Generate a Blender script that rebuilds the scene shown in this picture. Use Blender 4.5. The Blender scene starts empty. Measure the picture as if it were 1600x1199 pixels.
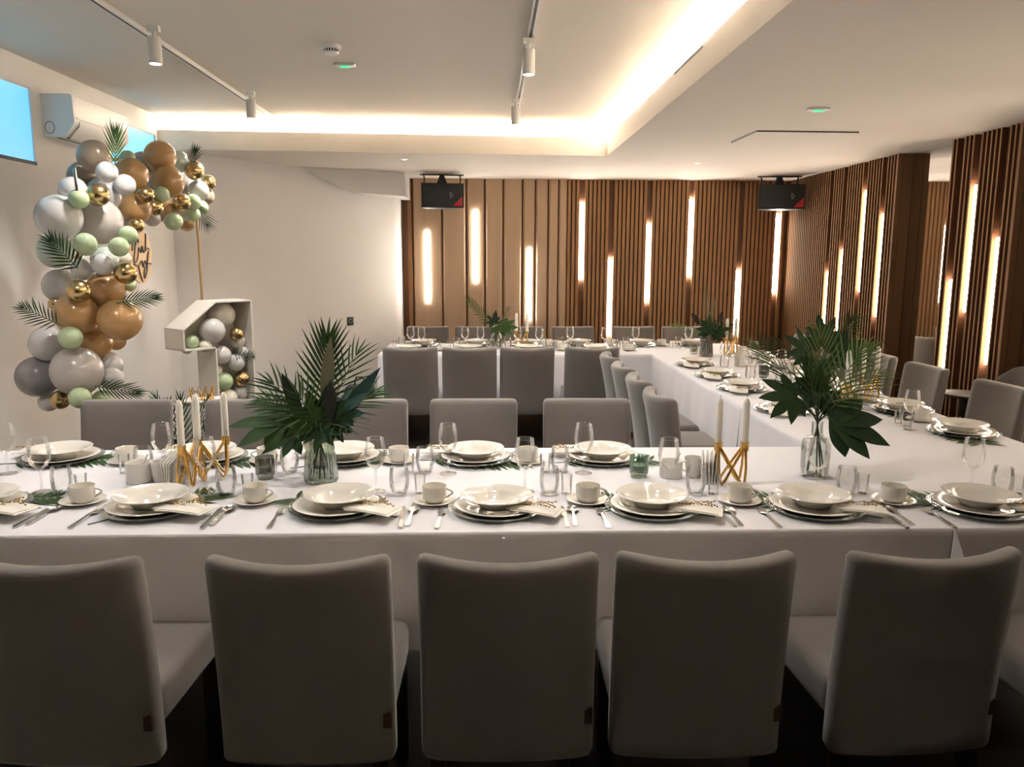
import bpy, bmesh, math, random
from mathutils import Vector, Matrix
R = math.radians
random.seed(7)
S = bpy.context.scene
COL = S.collection

# ------------------------------------------------------------------ camera, world, exposure
FPX, CX, CY = 1230.0, 800.0, 599.5
VPX, VPY = 758.0, 403.0
CAM_H = 1.63
pitch = math.atan((CY - VPY) / FPX)
yaw = math.atan((CX - VPX) * math.cos(pitch) / FPX)
roll = R(0.2)
fw = Vector((math.sin(yaw) * math.cos(pitch), math.cos(yaw) * math.cos(pitch), -math.sin(pitch)))
rt0 = Vector((math.cos(yaw), -math.sin(yaw), 0))
up0 = rt0.cross(fw)
rt = rt0 * math.cos(roll) + up0 * math.sin(roll)
up = up0 * math.cos(roll) - rt0 * math.sin(roll)
CAM = Vector((0, 0, CAM_H))
cd = bpy.data.cameras.new('camera')
cd.sensor_fit = 'HORIZONTAL'; cd.sensor_width = 36.0; cd.lens = FPX / 1600 * 36.0
cd.clip_start = 0.05; cd.clip_end = 60
cam = bpy.data.objects.new('camera', cd); COL.objects.link(cam)
m = Matrix((rt, up, -fw)).transposed().to_4x4(); m.translation = CAM
cam.matrix_world = m
S.camera = cam

w = bpy.data.worlds.new('world'); S.world = w; w.use_nodes = True
w.node_tree.nodes['Background'].inputs[0].default_value = (0.9, 0.85, 0.8, 1)
w.node_tree.nodes['Background'].inputs[1].default_value = 0.0
S.view_settings.view_transform = 'Standard'
S.view_settings.look = 'None'
S.view_settings.exposure = 0.14
S.view_settings.gamma = 1.0
S.view_settings.use_curve_mapping = False
S.cycles.use_denoising = True
S.cycles.max_bounces = 10
S.cycles.transparent_max_bounces = 24
S.cycles.sample_clamp_indirect = 40.0
S.cycles.caustics_reflective = False
S.cycles.caustics_refractive = False

# light strengths
COVE_E = 128.0
BAR_E = 66.0
SPOT_W = 84.0
WIN_E = 1.05

# ------------------------------------------------------------------ pixel rays (layout measured on the photograph, 1600x1199)
def ray(px, py):
    return fw * FPX + rt * (px - CX) - up * (py - CY)
def at_z(px, py, z):
    d = ray(px, py); return CAM + d * ((z - CAM_H) / d.z)
def at_y(px, py, y):
    d = ray(px, py); return CAM + d * (y / d.y)
def at_x(px, py, x):
    d = ray(px, py); return CAM + d * (x / d.x)

# ------------------------------------------------------------------ materials
MATS = {}
def nodes_of(name):
    mt = bpy.data.materials.new(name); mt.use_nodes = True
    nt = mt.node_tree; b = nt.nodes['Principled BSDF']
    MATS[name] = mt
    return mt, nt, b
def ramp_mix(nt, fac, c1, c2):
    mx = nt.nodes.new('ShaderNodeMix'); mx.data_type = 'RGBA'
    nt.links.new(fac, mx.inputs[0]); mx.inputs[6].default_value = (*c1, 1); mx.inputs[7].default_value = (*c2, 1)
    return mx.outputs[2]
def noise(nt, scale, detail=3, stretch=None, coord='Object'):
    tc = nt.nodes.new('ShaderNodeTexCoord'); n = nt.nodes.new('ShaderNodeTexNoise')
    n.inputs['Scale'].default_value = scale; n.inputs['Detail'].default_value = detail
    if stretch:
        mp = nt.nodes.new('ShaderNodeMapping'); mp.inputs['Scale'].default_value = stretch
        nt.links.new(tc.outputs[coord], mp.inputs[0]); nt.links.new(mp.outputs[0], n.inputs['Vector'])
    else:
        nt.links.new(tc.outputs[coord], n.inputs['Vector'])
    return n.outputs['Fac']
def mat(name, col, rough=0.5, metal=0.0, var=0.06, scale=8.0, stretch=None, bump=0.0, bscale=60.0, sheen=0.0, spec=0.5, coat=0.0, sss=0.0, coord='Object'):
    mt, nt, b = nodes_of(name)
    c1 = tuple(max(0, c * (1 - var)) for c in col); c2 = tuple(min(1, c * (1 + var)) for c in col)
    nt.links.new(ramp_mix(nt, noise(nt, scale, 4, stretch, coord), c1, c2), b.inputs['Base Color'])
    b.inputs['Roughness'].default_value = rough; b.inputs['Metallic'].default_value = metal
    b.inputs['Specular IOR Level'].default_value = spec
    b.inputs['Sheen Weight'].default_value = sheen
    b.inputs['Coat Weight'].default_value = coat
    if bump:
        bp = nt.nodes.new('ShaderNodeBump'); bp.inputs['Strength'].default_value = bump; bp.inputs['Distance'].default_value = 0.004
        nt.links.new(noise(nt, bscale, 4, stretch, coord), bp.inputs['Height']); nt.links.new(bp.outputs[0], b.inputs['Normal'])
    return mt
def emit(name, col, strength):
    mt, nt, b = nodes_of(name)
    b.inputs['Base Color'].default_value = (*col, 1)
    b.inputs['Emission Color'].default_value = (*col, 1); b.inputs['Emission Strength'].default_value = strength
    return mt
def thin_glass(name, tint=(0.95, 0.96, 0.96), rough=0.02, boost=0.0):
    mt, nt, b = nodes_of(name); nt.nodes.remove(b)
    out = [n for n in nt.nodes if n.type == 'OUTPUT_MATERIAL'][0]
    tr = nt.nodes.new('ShaderNodeBsdfTransparent'); tr.inputs[0].default_value = (*tint, 1)
    gl = nt.nodes.new('ShaderNodeBsdfGlossy'); gl.inputs['Roughness'].default_value = rough
    gl.inputs[0].default_value = (1, 1, 1, 1)
    fr = nt.nodes.new('ShaderNodeFresnel'); fr.inputs[0].default_value = 1.5
    ad = nt.nodes.new('ShaderNodeMath'); ad.operation = 'MULTIPLY_ADD'; ad.use_clamp = True
    ad.inputs[1].default_value = 0.7; ad.inputs[2].default_value = boost
    mx = nt.nodes.new('ShaderNodeMixShader')
    nt.links.new(fr.outputs[0], ad.inputs[0]); nt.links.new(ad.outputs[0], mx.inputs[0])
    nt.links.new(tr.outputs[0], mx.inputs[1]); nt.links.new(gl.outputs[0], mx.inputs[2]); nt.links.new(mx.outputs[0], out.inputs[0])
    return mt

mat('wall_paint', (0.76, 0.73, 0.70), 0.75, var=0.03, scale=2.5, bump=0.06, bscale=90)
mat('ceiling_paint', (0.74, 0.675, 0.595), 0.85, var=0.02, scale=2.0, bump=0.04, bscale=80)
mat('dark_room_wall', (0.06, 0.05, 0.04), 0.8, var=0.1)
mat('floor_wood', (0.030, 0.022, 0.017), 0.45, var=0.35, scale=3.0, stretch=(1, 8, 1), bump=0.1, bscale=20)
mat('oak', (0.30, 0.155, 0.075), 0.7, spec=0.25, var=0.15, scale=3.0, stretch=(9, 9, 0.6), bump=0.12, bscale=10)
mat('oak_light', (0.54, 0.37, 0.24), 0.55, var=0.12, scale=2.0, stretch=(6, 6, 0.5), bump=0.08, bscale=8)
mat('oak_slat', (0.36, 0.195, 0.095), 0.75, var=0.12, scale=3.0, stretch=(9, 9, 0.6), spec=0.2)
mat('oak_shaded_side', (0.15, 0.068, 0.034), 0.85, var=0.12, scale=3.0, stretch=(9, 9, 0.6), spec=0.1)
mat('oak_back', (0.17, 0.08, 0.04), 0.7, var=0.25, scale=3.0, stretch=(9, 9, 0.6))
mat('linen', (0.77, 0.755, 0.775), 0.85, var=0.02, scale=3.0, bump=0.10, bscale=900, sheen=0.15)
mat('chair_fabric', (0.168, 0.147, 0.130), 0.9, var=0.07, scale=5.0, bump=0.25, bscale=420, sheen=0.35)
mat('chair_wood', (0.018, 0.013, 0.010), 0.4, var=0.2, stretch=(8, 8, 1))
mat('brown_tag', (0.05, 0.026, 0.012), 0.6)
mat('porcelain', (0.80, 0.76, 0.68), 0.12, var=0.015, scale=4, coat=0.4)
mat('napkin_paper', (0.82, 0.78, 0.70), 0.9, var=0.02, bump=0.2, bscale=300)
mat('steel', (0.60, 0.58, 0.55), 0.18, 1.0, var=0.05)
mat('gold', (0.75, 0.46, 0.14), 0.25, 1.0, var=0.06)
mat('gold_matt', (0.42, 0.28, 0.13), 0.45, 0.7, var=0.06)
mat('gold_plate', (0.42, 0.26, 0.11), 0.45, 0.3, var=0.05)
mat('candle_wax', (0.86, 0.82, 0.72), 0.45, var=0.02, scale=5)
mat('wick', (0.08, 0.07, 0.06), 0.9)
mat('balloon_white', (0.56, 0.545, 0.53), 0.22, var=0.02, scale=3, coat=0.3)
mat('balloon_grey', (0.46, 0.42, 0.39), 0.22, var=0.02, scale=3, coat=0.3)
mat('balloon_slate', (0.27, 0.25, 0.25), 0.25, var=0.02, scale=3, coat=0.3)
mat('balloon_taupe', (0.33, 0.25, 0.18), 0.25, var=0.02, scale=3, coat=0.3)
mat('balloon_tan', (0.46, 0.265, 0.105), 0.22, var=0.03, scale=3, coat=0.3)
mat('balloon_mint', (0.43, 0.53, 0.32), 0.24, var=0.02, scale=3, coat=0.3)
mat('balloon_sage', (0.47, 0.53, 0.46), 0.24, var=0.02, scale=3, coat=0.3)
mat('balloon_cream', (0.70, 0.66, 0.56), 0.24, var=0.02, scale=3, coat=0.3)
mat('balloon_gold', (0.56, 0.40, 0.19), 0.24, 1.0, var=0.02, scale=3)
mat('leaf_dark', (0.020, 0.046, 0.015), 0.6, spec=0.15, var=0.35, scale=14)
mat('leaf_green', (0.038, 0.078, 0.022), 0.6, spec=0.15, var=0.35, scale=14)
mat('leaf_light', (0.12, 0.165, 0.05), 0.6, spec=0.15, var=0.3, scale=14)
mat('leaf_olive', (0.16, 0.155, 0.085), 0.5, var=0.2, scale=10)
mat('leaf_teal', (0.016, 0.055, 0.045), 0.5, spec=0.25, var=0.3, scale=10)
mat('leaf_black', (0.012, 0.014, 0.010), 0.6, var=0.3, scale=20)
mat('stem_green', (0.07, 0.10, 0.04), 0.5, var=0.2, scale=20)
mat('black_plastic', (0.012, 0.012, 0.013), 0.45, var=0.1)
mat('black_grille', (0.02, 0.021, 0.022), 0.6, var=0.2, scale=60, bump=0.4, bscale=400)
mat('red_paint', (0.50, 0.03, 0.035), 0.4, var=0.05)
mat('grey_print', (0.30, 0.30, 0.30), 0.5)
mat('white_plastic', (0.78, 0.77, 0.74), 0.35, var=0.02)
mat('white_metal', (0.72, 0.70, 0.66), 0.4, var=0.02)
mat('track_dark', (0.035, 0.035, 0.035), 0.5)
mat('card_white', (0.76, 0.71, 0.63), 0.7, var=0.02, scale=3)
mat('black_ink', (0.015, 0.010, 0.006), 0.5)
mat('side_table_top', (0.10, 0.08, 0.07), 0.55, var=0.15, scale=5)
mat('sill_shade_blue', (0.012, 0.018, 0.05), 0.5)  # shade on the window sills, painted in as a dark blue
mat('ceramic_cup_white', (0.78, 0.75, 0.70), 0.3, var=0.02)
mat('gold_sprig', (0.34, 0.21, 0.06), 0.45, 0.5, var=0.2, scale=60)
mat('wax_green', (0.30, 0.42, 0.30), 0.5)
mat('wax_yellow', (0.55, 0.50, 0.22), 0.5)
thin_glass('glass', (0.985, 0.985, 0.98))
thin_glass('charger_glass', (0.86, 0.89, 0.87), boost=0.03)
thin_glass('vase_clear', (0.955, 0.97, 0.96), boost=0.02)
thin_glass('vase_ribbed', (0.78, 0.82, 0.77), boost=0.04, rough=0.05)
thin_glass('vase_smoke', (0.66, 0.65, 0.63), boost=0.04, rough=0.05)
thin_glass('tealight_smoke', (0.60, 0.60, 0.57), boost=0.04)
thin_glass('tealight_green', (0.62, 0.72, 0.64), boost=0.04)
thin_glass('tealight_clear', (0.85, 0.86, 0.82), boost=0.05, rough=0.1)
thin_glass('water', (0.96, 0.98, 0.97))
emit('cove_led', (1.0, 0.97, 0.92), COVE_E)
emit('bar_led', (1.0, 0.95, 0.87), BAR_E)
emit('bar_led_side', (1.0, 0.89, 0.72), BAR_E * 0.62)
emit('lamp_lens', (1.0, 0.95, 0.86), 14.0)
emit('downlight_lens', (1.0, 0.9, 0.75), 3.0)
emit('exit_green', (0.05, 0.75, 0.35), 0.9)
emit('sky_pane', (0.13, 0.45, 0.68), WIN_E)
mt, nt, b = nodes_of('mirror'); b.inputs['Base Color'].default_value = (0.80, 0.80, 0.78, 1); b.inputs['Metallic'].default_value = 1; b.inputs['Roughness'].default_value = 0.0

# ------------------------------------------------------------------ mesh builder
class MB:
    def __init__(s): s.v = []; s.f = []
    def add(s, vs, fs):
        o = len(s.v); s.v += [tuple(p) for p in vs]; s.f += [tuple(i + o for i in f) for f in fs]; return s
    def box(s, x0, x1, y0, y1, z0, z1):
        vs = [(x, y, z) for z in (z0, z1) for y in (y0, y1) for x in (x0, x1)]
        return s.add(vs, [(0, 2, 3, 1), (4, 5, 7, 6), (0, 1, 5, 4), (2, 6, 7, 3), (0, 4, 6, 2), (1, 3, 7, 5)])
    def rbox(s, x0, x1, y0, y1, z0, z1, r=0.01, seg=2):
        bm = bmesh.new(); bmesh.ops.create_cube(bm, size=1)
        for v in bm.verts:
            v.co = ((x0 + x1) / 2 + v.co.x * (x1 - x0), (y0 + y1) / 2 + v.co.y * (y1 - y0), (z0 + z1) / 2 + v.co.z * (z1 - z0))
        bmesh.ops.bevel(bm, geom=list(bm.edges), offset=r, segments=seg, profile=0.5, affect='EDGES')
        bm.verts.index_update()
        s.add([v.co[:] for v in bm.verts], [[v.index for v in f.verts] for f in bm.faces]); bm.free(); return s
    def lathe(s, prof, n=24, c=(0, 0, 0), rib=None):
        vs = []; fs = []; rings = []
        for (r, z) in prof:
            if r < 1e-6:
                rings.append([len(vs)]); vs.append((c[0], c[1], c[2] + z))
            else:
                rg = []
                for k in range(n):
                    a = 2 * math.pi * k / n; rr = r * (1 + (rib * (1 if k % 2 else -1) if rib else 0))
                    rg.append(len(vs)); vs.append((c[0] + rr * math.cos(a), c[1] + rr * math.sin(a), c[2] + z))
                rings.append(rg)
        for a, b_ in zip(rings, rings[1:]):
            if len(a) == 1 and len(b_) == 1: continue
            for k in range(n):
                k2 = (k + 1) % n
                if len(a) == 1: fs.append((a[0], b_[k2], b_[k]))
                elif len(b_) == 1: fs.append((a[k], a[k2], b_[0]))
                else: fs.append((a[k], a[k2], b_[k2], b_[k]))
        return s.add(vs, fs)
    def tube(s, pts, rad, n=8, caps=True):
        pts = [Vector(p) for p in pts]; N = len(pts)
        rad = rad if isinstance(rad, (list, tuple)) else [rad] * N
        vs = []; fs = []; ref = None
        for i, p in enumerate(pts):
            t = (pts[min(i + 1, N - 1)] - pts[max(i - 1, 0)]).normalized()
            if ref is None:
                ref = Vector((0, 0, 1)) if abs(t.z) < 0.9 else Vector((1, 0, 0))
            u = (ref - t * ref.dot(t)).normalized(); ref = u; q = t.cross(u)
            for k in range(n):
                a = 2 * math.pi * k / n
                vs.append(p + (u * math.cos(a) + q * math.sin(a)) * rad[i])
        for i in range(N - 1):
            for k in range(n):
                k2 = (k + 1) % n
                fs.append((i * n + k, i * n + k2, (i + 1) * n + k2, (i + 1) * n + k))
        if caps:
            fs.append(tuple(range(n))[::-1]); fs.append(tuple((N - 1) * n + k for k in range(n)))
        return s.add(vs, fs)
    def prism(s, poly, d):          # polygon of 3D points extruded by vector d
        n = len(poly); d = Vector(d); vs = [Vector(p) for p in poly] + [Vector(p) + d for p in poly]
        fs = [tuple(range(n))[::-1], tuple(range(n, 2 * n))] + [(i, (i + 1) % n, n + (i + 1) % n, n + i) for i in range(n)]
        return s.add(vs, fs)
    def blade(s, base, d, nrm, L, W, droop=0.0, n=6, wide=0.45, fold=0.0, base_w=0.15):
        base = Vector(base); d = Vector(d).normalized(); nrm = Vector(nrm)
        nrm = (nrm - d * nrm.dot(d)).normalized(); sd = d.cross(nrm)
        vs = []; fs = []
        for i in range(n + 1):
            t = i / n
            wv = W * 0.5 * (base_w + (1 - base_w) * math.sin(math.pi * min(1, t / (2 * wide)) if t < wide else math.pi * (0.5 + 0.5 * (t - wide) / (1 - wide)))) if t < 1 else 0
            if t >= wide: wv = W * 0.5 * max(0.0, math.cos(0.5 * math.pi * (t - wide) / (1 - wide)))
            c = base + d * L * t - nrm * droop * t * t * L
            vs += [c - sd * wv + nrm * fold * wv, c, c + sd * wv + nrm * fold * wv]
        for i in range(n):
            a = 3 * i; fs += [(a, a + 1, a + 4, a + 3), (a + 1, a + 2, a + 5, a + 4)]
        return s.add(vs, fs)
    def mesh(s, name, material, sharp=40):
        me = bpy.data.meshes.new(name); me.from_pydata(s.v, [], s.f); me.validate()
        for p in me.polygons: p.use_smooth = True
        me.set_sharp_from_angle(angle=R(sharp))
        me.materials.append(MATS[material]); return me
    def build(s, name, material, parent=None, sharp=40, recalc=False):
        me = s.mesh(name, material, sharp)
        if recalc:
            bm = bmesh.new(); bm.from_mesh(me); bmesh.ops.recalc_face_normals(bm, faces=bm.faces); bm.to_mesh(me); bm.free()
        return link(name, me, parent)

def link(name, me, parent=None, loc=(0, 0, 0), rz=0.0):
    o = bpy.data.objects.new(name, me); COL.objects.link(o)
    o.location = loc; o.rotation_euler = (0, 0, rz)
    if parent is not None: o.parent = parent
    return o
def tag(o, label=None, cat=None, group=None, kind=None):
    if label: o['label'] = label
    if cat: o['category'] = cat
    if group: o['group'] = group
    if kind: o['kind'] = kind
    return o
def empty(name, loc, label, cat, group=None, rz=0.0):
    o = bpy.data.objects.new(name, None); COL.objects.link(o); o.empty_display_size = 0.05
    o.location = loc; o.rotation_euler = (0, 0, rz)
    return tag(o, label, cat, group)
def dup(root, loc, rz, label, group=None):
    r = root.copy(); COL.objects.link(r); r.location = loc; r.rotation_euler = (0, 0, rz)
    r['label'] = label
    if group: r['group'] = group
    for ch in root.children:
        c = ch.copy(); COL.objects.link(c); c.parent = r
        for g in ch.children:
            e = g.copy(); COL.objects.link(e); e.parent = c
    return r
ORD = ['first', 'second', 'third', 'fourth', 'fifth', 'sixth', 'seventh', 'eighth', 'ninth', 'tenth']

# ================================================================== ROOM
XL, XR, YB, YN = -2.80, 3.60, 9.45, -4.2
XM = XR + 0.14                 # mirror face on the right wall
ZL, ZU = 2.54, 2.82
LIPX, LIPL, LIPR = 1.097, 7.05, 7.31
struct = lambda o: tag(o, kind='structure')
struct(MB().box(XL - 0.4, 4.2, YN, 9.9, -0.1, 0.0).build('floor', 'floor_wood'))
# upper ceiling, lower ceiling (L-shaped soffit) with cove
LED, LEDB = 0.27, 0.27
struct(MB().box(XL - 0.3, LIPX + LED + 0.05, YN, 7.8, ZU, ZU + 0.1).build('ceiling', 'ceiling_paint'))
sof = MB()
sof.prism([(LIPX, YN, ZL), (4.2, YN, ZL), (4.2, 9.8, ZL), (XL - 0.3, 9.8, ZL), (XL - 0.3, LIPL, ZL), (LIPX, LIPR, ZL)], (0, 0, 0.03))
# lip
sof.prism([(XL - 0.3, LIPL, ZL + 0.03), (LIPX, LIPR, ZL + 0.03), (LIPX, YN, ZL + 0.03), (LIPX + 0.025, YN, ZL + 0.03), (LIPX + 0.025, LIPR + 0.025, ZL + 0.03), (XL - 0.3, LIPL + 0.025, ZL + 0.03)], (0, 0, 0.13))
# back of the cove
sof.prism([(XL - 0.3, LIPL + LEDB, ZL + 0.03), (LIPX + LED, LIPR + LEDB, ZL + 0.03), (LIPX + LED, YN, ZL + 0.03), (LIPX + LED + 0.03, YN, ZL + 0.03), (LIPX + LED + 0.03, LIPR + LEDB + 0.03, ZL + 0.03), (XL - 0.3, LIPL + LEDB + 0.03, ZL + 0.03)], (0, 0, ZU - ZL - 0.03))
sof_o = struct(sof.build('ceiling_soffit', 'ceiling_paint', sharp=30, recalc=True))
# seam pieces on the lip (service gaps)
for (a, b_) in ((4.15, 4.75), (3.05, 3.35)):
    MB().box(LIPX - 0.004, LIPX, a, b_, ZL + 0.142, ZL + 0.150).build('lip_joint', 'track_dark', sof_o)
# cove LED strips
c1 = MB(); yl, yr = LIPL + 0.075, LIPR + 0.075
c1.prism([(XL + 0.15, yl, ZL + 0.035), (LIPX + 0.06, yr, ZL + 0.035), (LIPX + 0.06, yr + 0.05, ZL + 0.035), (XL + 0.15, yl + 0.05, ZL + 0.035)], (0, 0, 0.012))
tag(c1.build('cove_light_strip', 'cove_led', recalc=True), 'warm white light strip hidden in the cove over the back of the room', 'light strip', 'cove light strips')
tag(MB().box(LIPX + 0.09, LIPX + 0.14, -1.5, yr - 0.02, ZL + 0.035, ZL + 0.047).build('cove_light_strip', 'cove_led'), 'warm white light strip hidden in the cove along the right-hand side', 'light strip', 'cove light strips')

# left wall with two window openings
W1, W2, WZ = (3.4, 5.16), (6.09, 7.02), (2.19, 2.65)
lw = MB()
lw.box(XL - 0.25, XL, YN, 9.7, 0, WZ[0]).box(XL - 0.25, XL, YN, 9.7, WZ[1], ZU)
for a, b_ in ((YN, W1[0]), (W1[1], W2[0]), (W2[1], 9.7)): lw.box(XL - 0.25, XL, a, b_, WZ[0], WZ[1])
struct(lw.build('wall_left', 'wall_paint'))
for i, (a, b_) in enumerate((W1, W2)):
    wo = tag(MB().box(XL - 0.022, XL - 0.012, a, b_, WZ[0], WZ[1]).build('window_%d' % (i + 1), 'sky_pane'), kind='structure')
    MB().box(XL - 0.012, XL - 0.006, a, b_, WZ[1] - 0.006, WZ[1]).build('window_frame', 'white_plastic', wo)
    MB().box(XL - 0.012, XL + 0.004, a, b_ + 0.004, WZ[0] - 0.001, WZ[0] + 0.020).build('window_sill', 'sill_shade_blue', wo)
# white wall at the back left, running diagonally to the panelled wall
pts = [(XL, 7.30), (-2.72, 7.32), (-2.61, 7.39), (-2.50, 7.51), (-1.905, 8.31), (-1.05, 9.22), (-1.0, 9.30), (-0.97, 9.65)]
bw = MB().prism([(x, y, 0) for x, y in pts] + [(-1.2, 9.8, 0), (XL, 9.8, 0)], (0, 0, ZL))
struct(bw.build('wall_back_left', 'wall_paint', sharp=35, recalc=True))
A = at_z(465, 260, ZL); D = at_z(632, 270, ZL)
bmid = A.lerp(D, 0.476)
beam = MB().prism([A, (bmid.x, bmid.y, 2.31), (D.x, D.y, 2.29), (D.x, D.y, ZL)], (0.0, 0.95, 0))
struct(beam.build('ceiling_beam', 'wall_paint', recalc=True))
# wall behind the camera
struct(MB().box(XL, 4.2, YN - 0.1, YN, 0, ZU).build('wall_front', 'dark_room_wall'))

# back wall: panelled in oak, wide boards at left, slats at right
bk = struct(MB().box(-1.3, 4.0, YB + 0.045, YB + 0.3, 0, ZL).build('wall_back', 'oak_back'))
def xb(px, py=400): return at_y(px, py, YB).x
bx = [645, 691, 729, 757.5, 786, 816, 836, 856, 872, 886]
for a, b_ in zip(bx, bx[1:]):
    x0, x1 = xb(a) + 0.008, xb(b_) - 0.008
    MB().prism([(x0, YB + 0.045, 0), (x0, YB + 0.018, 0), (x0 + 0.018, YB, 0), (x1 - 0.018, YB, 0), (x1, YB + 0.018, 0), (x1, YB + 0.045, 0)], (0, 0, ZL)).build('board', 'oak_light', bk, sharp=20, recalc=True)
MB().box(xb(638), xb(644), YB - 0.01, YB + 0.045, 0, ZL).build('edge_trim', 'oak', bk)
leds = [(668, 360, 473), (743, 328, 442), (827, 388, 501), (908, 317, 436), (952.5, 405, 525), (1015.5, 350, 472), (1078.5, 311, 432), (1150, 423, 523), (1211, 335, 458)]
led_x = [at_y(p, (a + b_) / 2, YB).x for p, a, b_ in leds]
slat_me = MB().box(-0.0165, 0.0165, 0, 0.040, 0, ZL).mesh('slat', 'oak_slat')
x = xb(886) + 0.02; PITCH = 0.05
xs_ = []
while x < XR - 0.02: xs_.append(x); x += PITCH
for k in range(3, len(led_x)):          # a light bar takes the place of one slat
    x = min(xs_, key=lambda v: abs(v - led_x[k])); xs_.remove(x); led_x[k] = x
for x in xs_: link('slat', slat_me, bk, (x, YB, 0))
for i, (p, a, b_) in enumerate(leds):
    z1, z0 = at_y(p, a, YB).z, at_y(p, b_, YB).z
    y0, y1 = (YB + 0.012, YB + 0.040) if i >= 3 else (YB - 0.012, YB + 0.0)
    o = tag(MB().rbox(led_x[i] - 0.020, led_x[i] + 0.020, y0, y1, z0, z1, 0.006, 1).build('wall_light_bar', 'bar_led'),
        'glowing vertical light bar, %s from left on the panelled back wall' % ORD[i], 'wall light', 'light bars on the back wall')

# right wall: two slatted panels on a mirrored wall
rw = struct(MB().box(XM + 0.015, 4.1, YN, 9.7, 0, ZL).build('wall_right', 'wall_paint'))
mir1 = tag(MB().box(XM, XM + 0.015, 6.1, 7.1, 0.0, ZL).build('wall_mirror', 'mirror'), 'tall mirror between the two slatted panels on the right wall', 'mirror')
mir2 = tag(MB().box(XM, XM + 0.015, 4.5, 5.4, 0.0, ZL).build('wall_mirror', 'mirror'), 'tall mirror on the right wall at the right edge of the picture', 'mirror')
rleds = [(1288.5, 424, 540), (1313, 390, 545), (1347.5, 298, 456), (1373, 334, 495), (1481, 437, 590), (1514.5, 289, 488), (1554, 371, 570)]
rl = []
for (p, a, b_) in rleds:
    q = at_x(p, (a + min(b_, 525)) / 2, XR + 0.015)
    rl.append((q.y, p, a, b_))
# the same panels carry on towards the camera along the right wall, past the picture edge
for y0_ in (3.72, 2.08):
    for dy, z0, z1 in ((0.2, 1.1, 1.95), (0.42, 1.45, 2.3), (0.68, 0.75, 1.6)): rl.append((y0_ + dy, None, z0, z1))
for pi, (ya, yb2) in enumerate(((6.97, YB - 0.005), (5.36, 6.20), (3.72, 4.56), (2.08, 2.92))):
    pn = struct(MB().box(XR + 0.05, XM - 0.002, ya, yb2, 0, ZL).build('trim_%d' % (pi + 1), 'oak'))
    bkp = MB().box(XR + 0.046, XR + 0.05, ya + 0.02, yb2, 0, ZL).build('panel_back', 'oak_back', pn)
    MB().box(XR, XR + 0.046, ya, ya + 0.03, 0, ZL).build('end_board', 'oak', pn)
    sm = MB().box(0, 0.046, -0.0085, 0.0085, 0, ZL).mesh('slat', 'oak_shaded_side')      # gap shade painted into the sides, light oak front edge
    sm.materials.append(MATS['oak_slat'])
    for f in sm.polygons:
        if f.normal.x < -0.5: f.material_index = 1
    ys = []; y = ya + 0.07
    while y < yb2 - 0.012: ys.append(y); y += 0.052
    for k in range(len(rl)):                # a light bar takes the place of one slat
        if ya < rl[k][0] < yb2:
            y = min(ys, key=lambda v: abs(v - rl[k][0])); ys.remove(y); rl[k] = (y,) + tuple(rl[k][1:])
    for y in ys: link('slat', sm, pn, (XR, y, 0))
for i, (yq, p, a, b_) in enumerate(rl):
    if p is None: z0, z1 = a, b_
    else:
      z1 = 1.63 + (at_x(p, a, XR + 0.01).z - 1.63) * (yq / at_x(p, a, XR + 0.01).y)
      z0 = 1.63 + (at_x(p, b_, XR + 0.01).z - 1.63) * (yq / at_x(p, b_, XR + 0.01).y)
    wh = ('%s from the back corner on the far slatted panel' % ORD[i]) if i < 4 else (('%s from the left on the near slatted panel' % ORD[i - 4]) if i < 7 else '%s from the back among those past the right picture edge' % ORD[i - 7])
    tag(MB().rbox(XR + 0.008, XR + 0.040, yq - 0.010, yq + 0.010, z0, z1, 0.004, 1).build('wall_light_bar', 'bar_led_side'),
        'thin vertical light bar, ' + wh, 'wall light', 'light bars on the right wall')

# ------------------------------------------------------------------ ceiling fittings
def spot(loc, watts, size=R(125)):
    l = bpy.data.lights.new('lamp_beam', 'SPOT'); l.energy = watts; l.spot_size = size; l.spot_blend = 0.6; l.color = (1.0, 0.97, 0.94); l.shadow_soft_size = 0.06
    return l
def track(p0, p1, label):
    t = empty('ceiling_track', (p0.x, p0.y, ZU), label, 'light track', 'ceiling light tracks')
    d = p1 - p0; L = d.length; a = math.atan2(d.y, d.x); t.rotation_euler.z = a
    MB().box(0, L, -0.017, -0.0075, -0.025, 0).box(0, L, 0.0075, 0.017, -0.025, 0).build('rail', 'white_metal', t)
    MB().box(0, L, -0.0075, 0.0075, -0.0235, 0).build('slot', 'track_dark', t)
    MB().box(-0.01, 0.0, -0.019, 0.019, -0.027, 0).box(L, L + 0.01, -0.019, 0.019, -0.027, 0).build('end_cap', 'white_metal', t)
def lamp(px, py, label, watts=None):
    q = at_z(px, py, ZU - 0.205)
    t = empty('track_spotlight', (q.x, q.y, ZU - 0.025), label, 'spotlight', 'ceiling track spotlights')
    MB().box(-0.03, 0.03, -0.016, 0.016, -0.03, 0).lathe([(0.0, -0.06), (0.011, -0.06), (0.011, -0.03), (0, -0.03)], 10).build('adaptor', 'white_metal', t)
    MB().lathe([(0.0, -0.055), (0.030, -0.055), (0.034, -0.06), (0.034, -0.185), (0.030, -0.187), (0.029, -0.175), (0, -0.175)], 20).build('lamp_body', 'white_metal', t)
    MB().lathe([(0.0, -0.184), (0.028, -0.184), (0.028, -0.179), (0, -0.179)], 20).build('lens', 'lamp_lens', t)
    l = bpy.data.objects.new('lamp_beam', spot(None, watts or SPOT_W)); COL.objects.link(l); l.parent = t; l.location = (0, 0, -0.195)
a0, a1 = at_z(424, 180, ZU), at_z(155, 0, ZU)
d = (a1 - a0) / (a1.y - a0.y); track(a0, a0 + d * (0.6 - a0.y), 'white ceiling track on the left with a slot')
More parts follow.
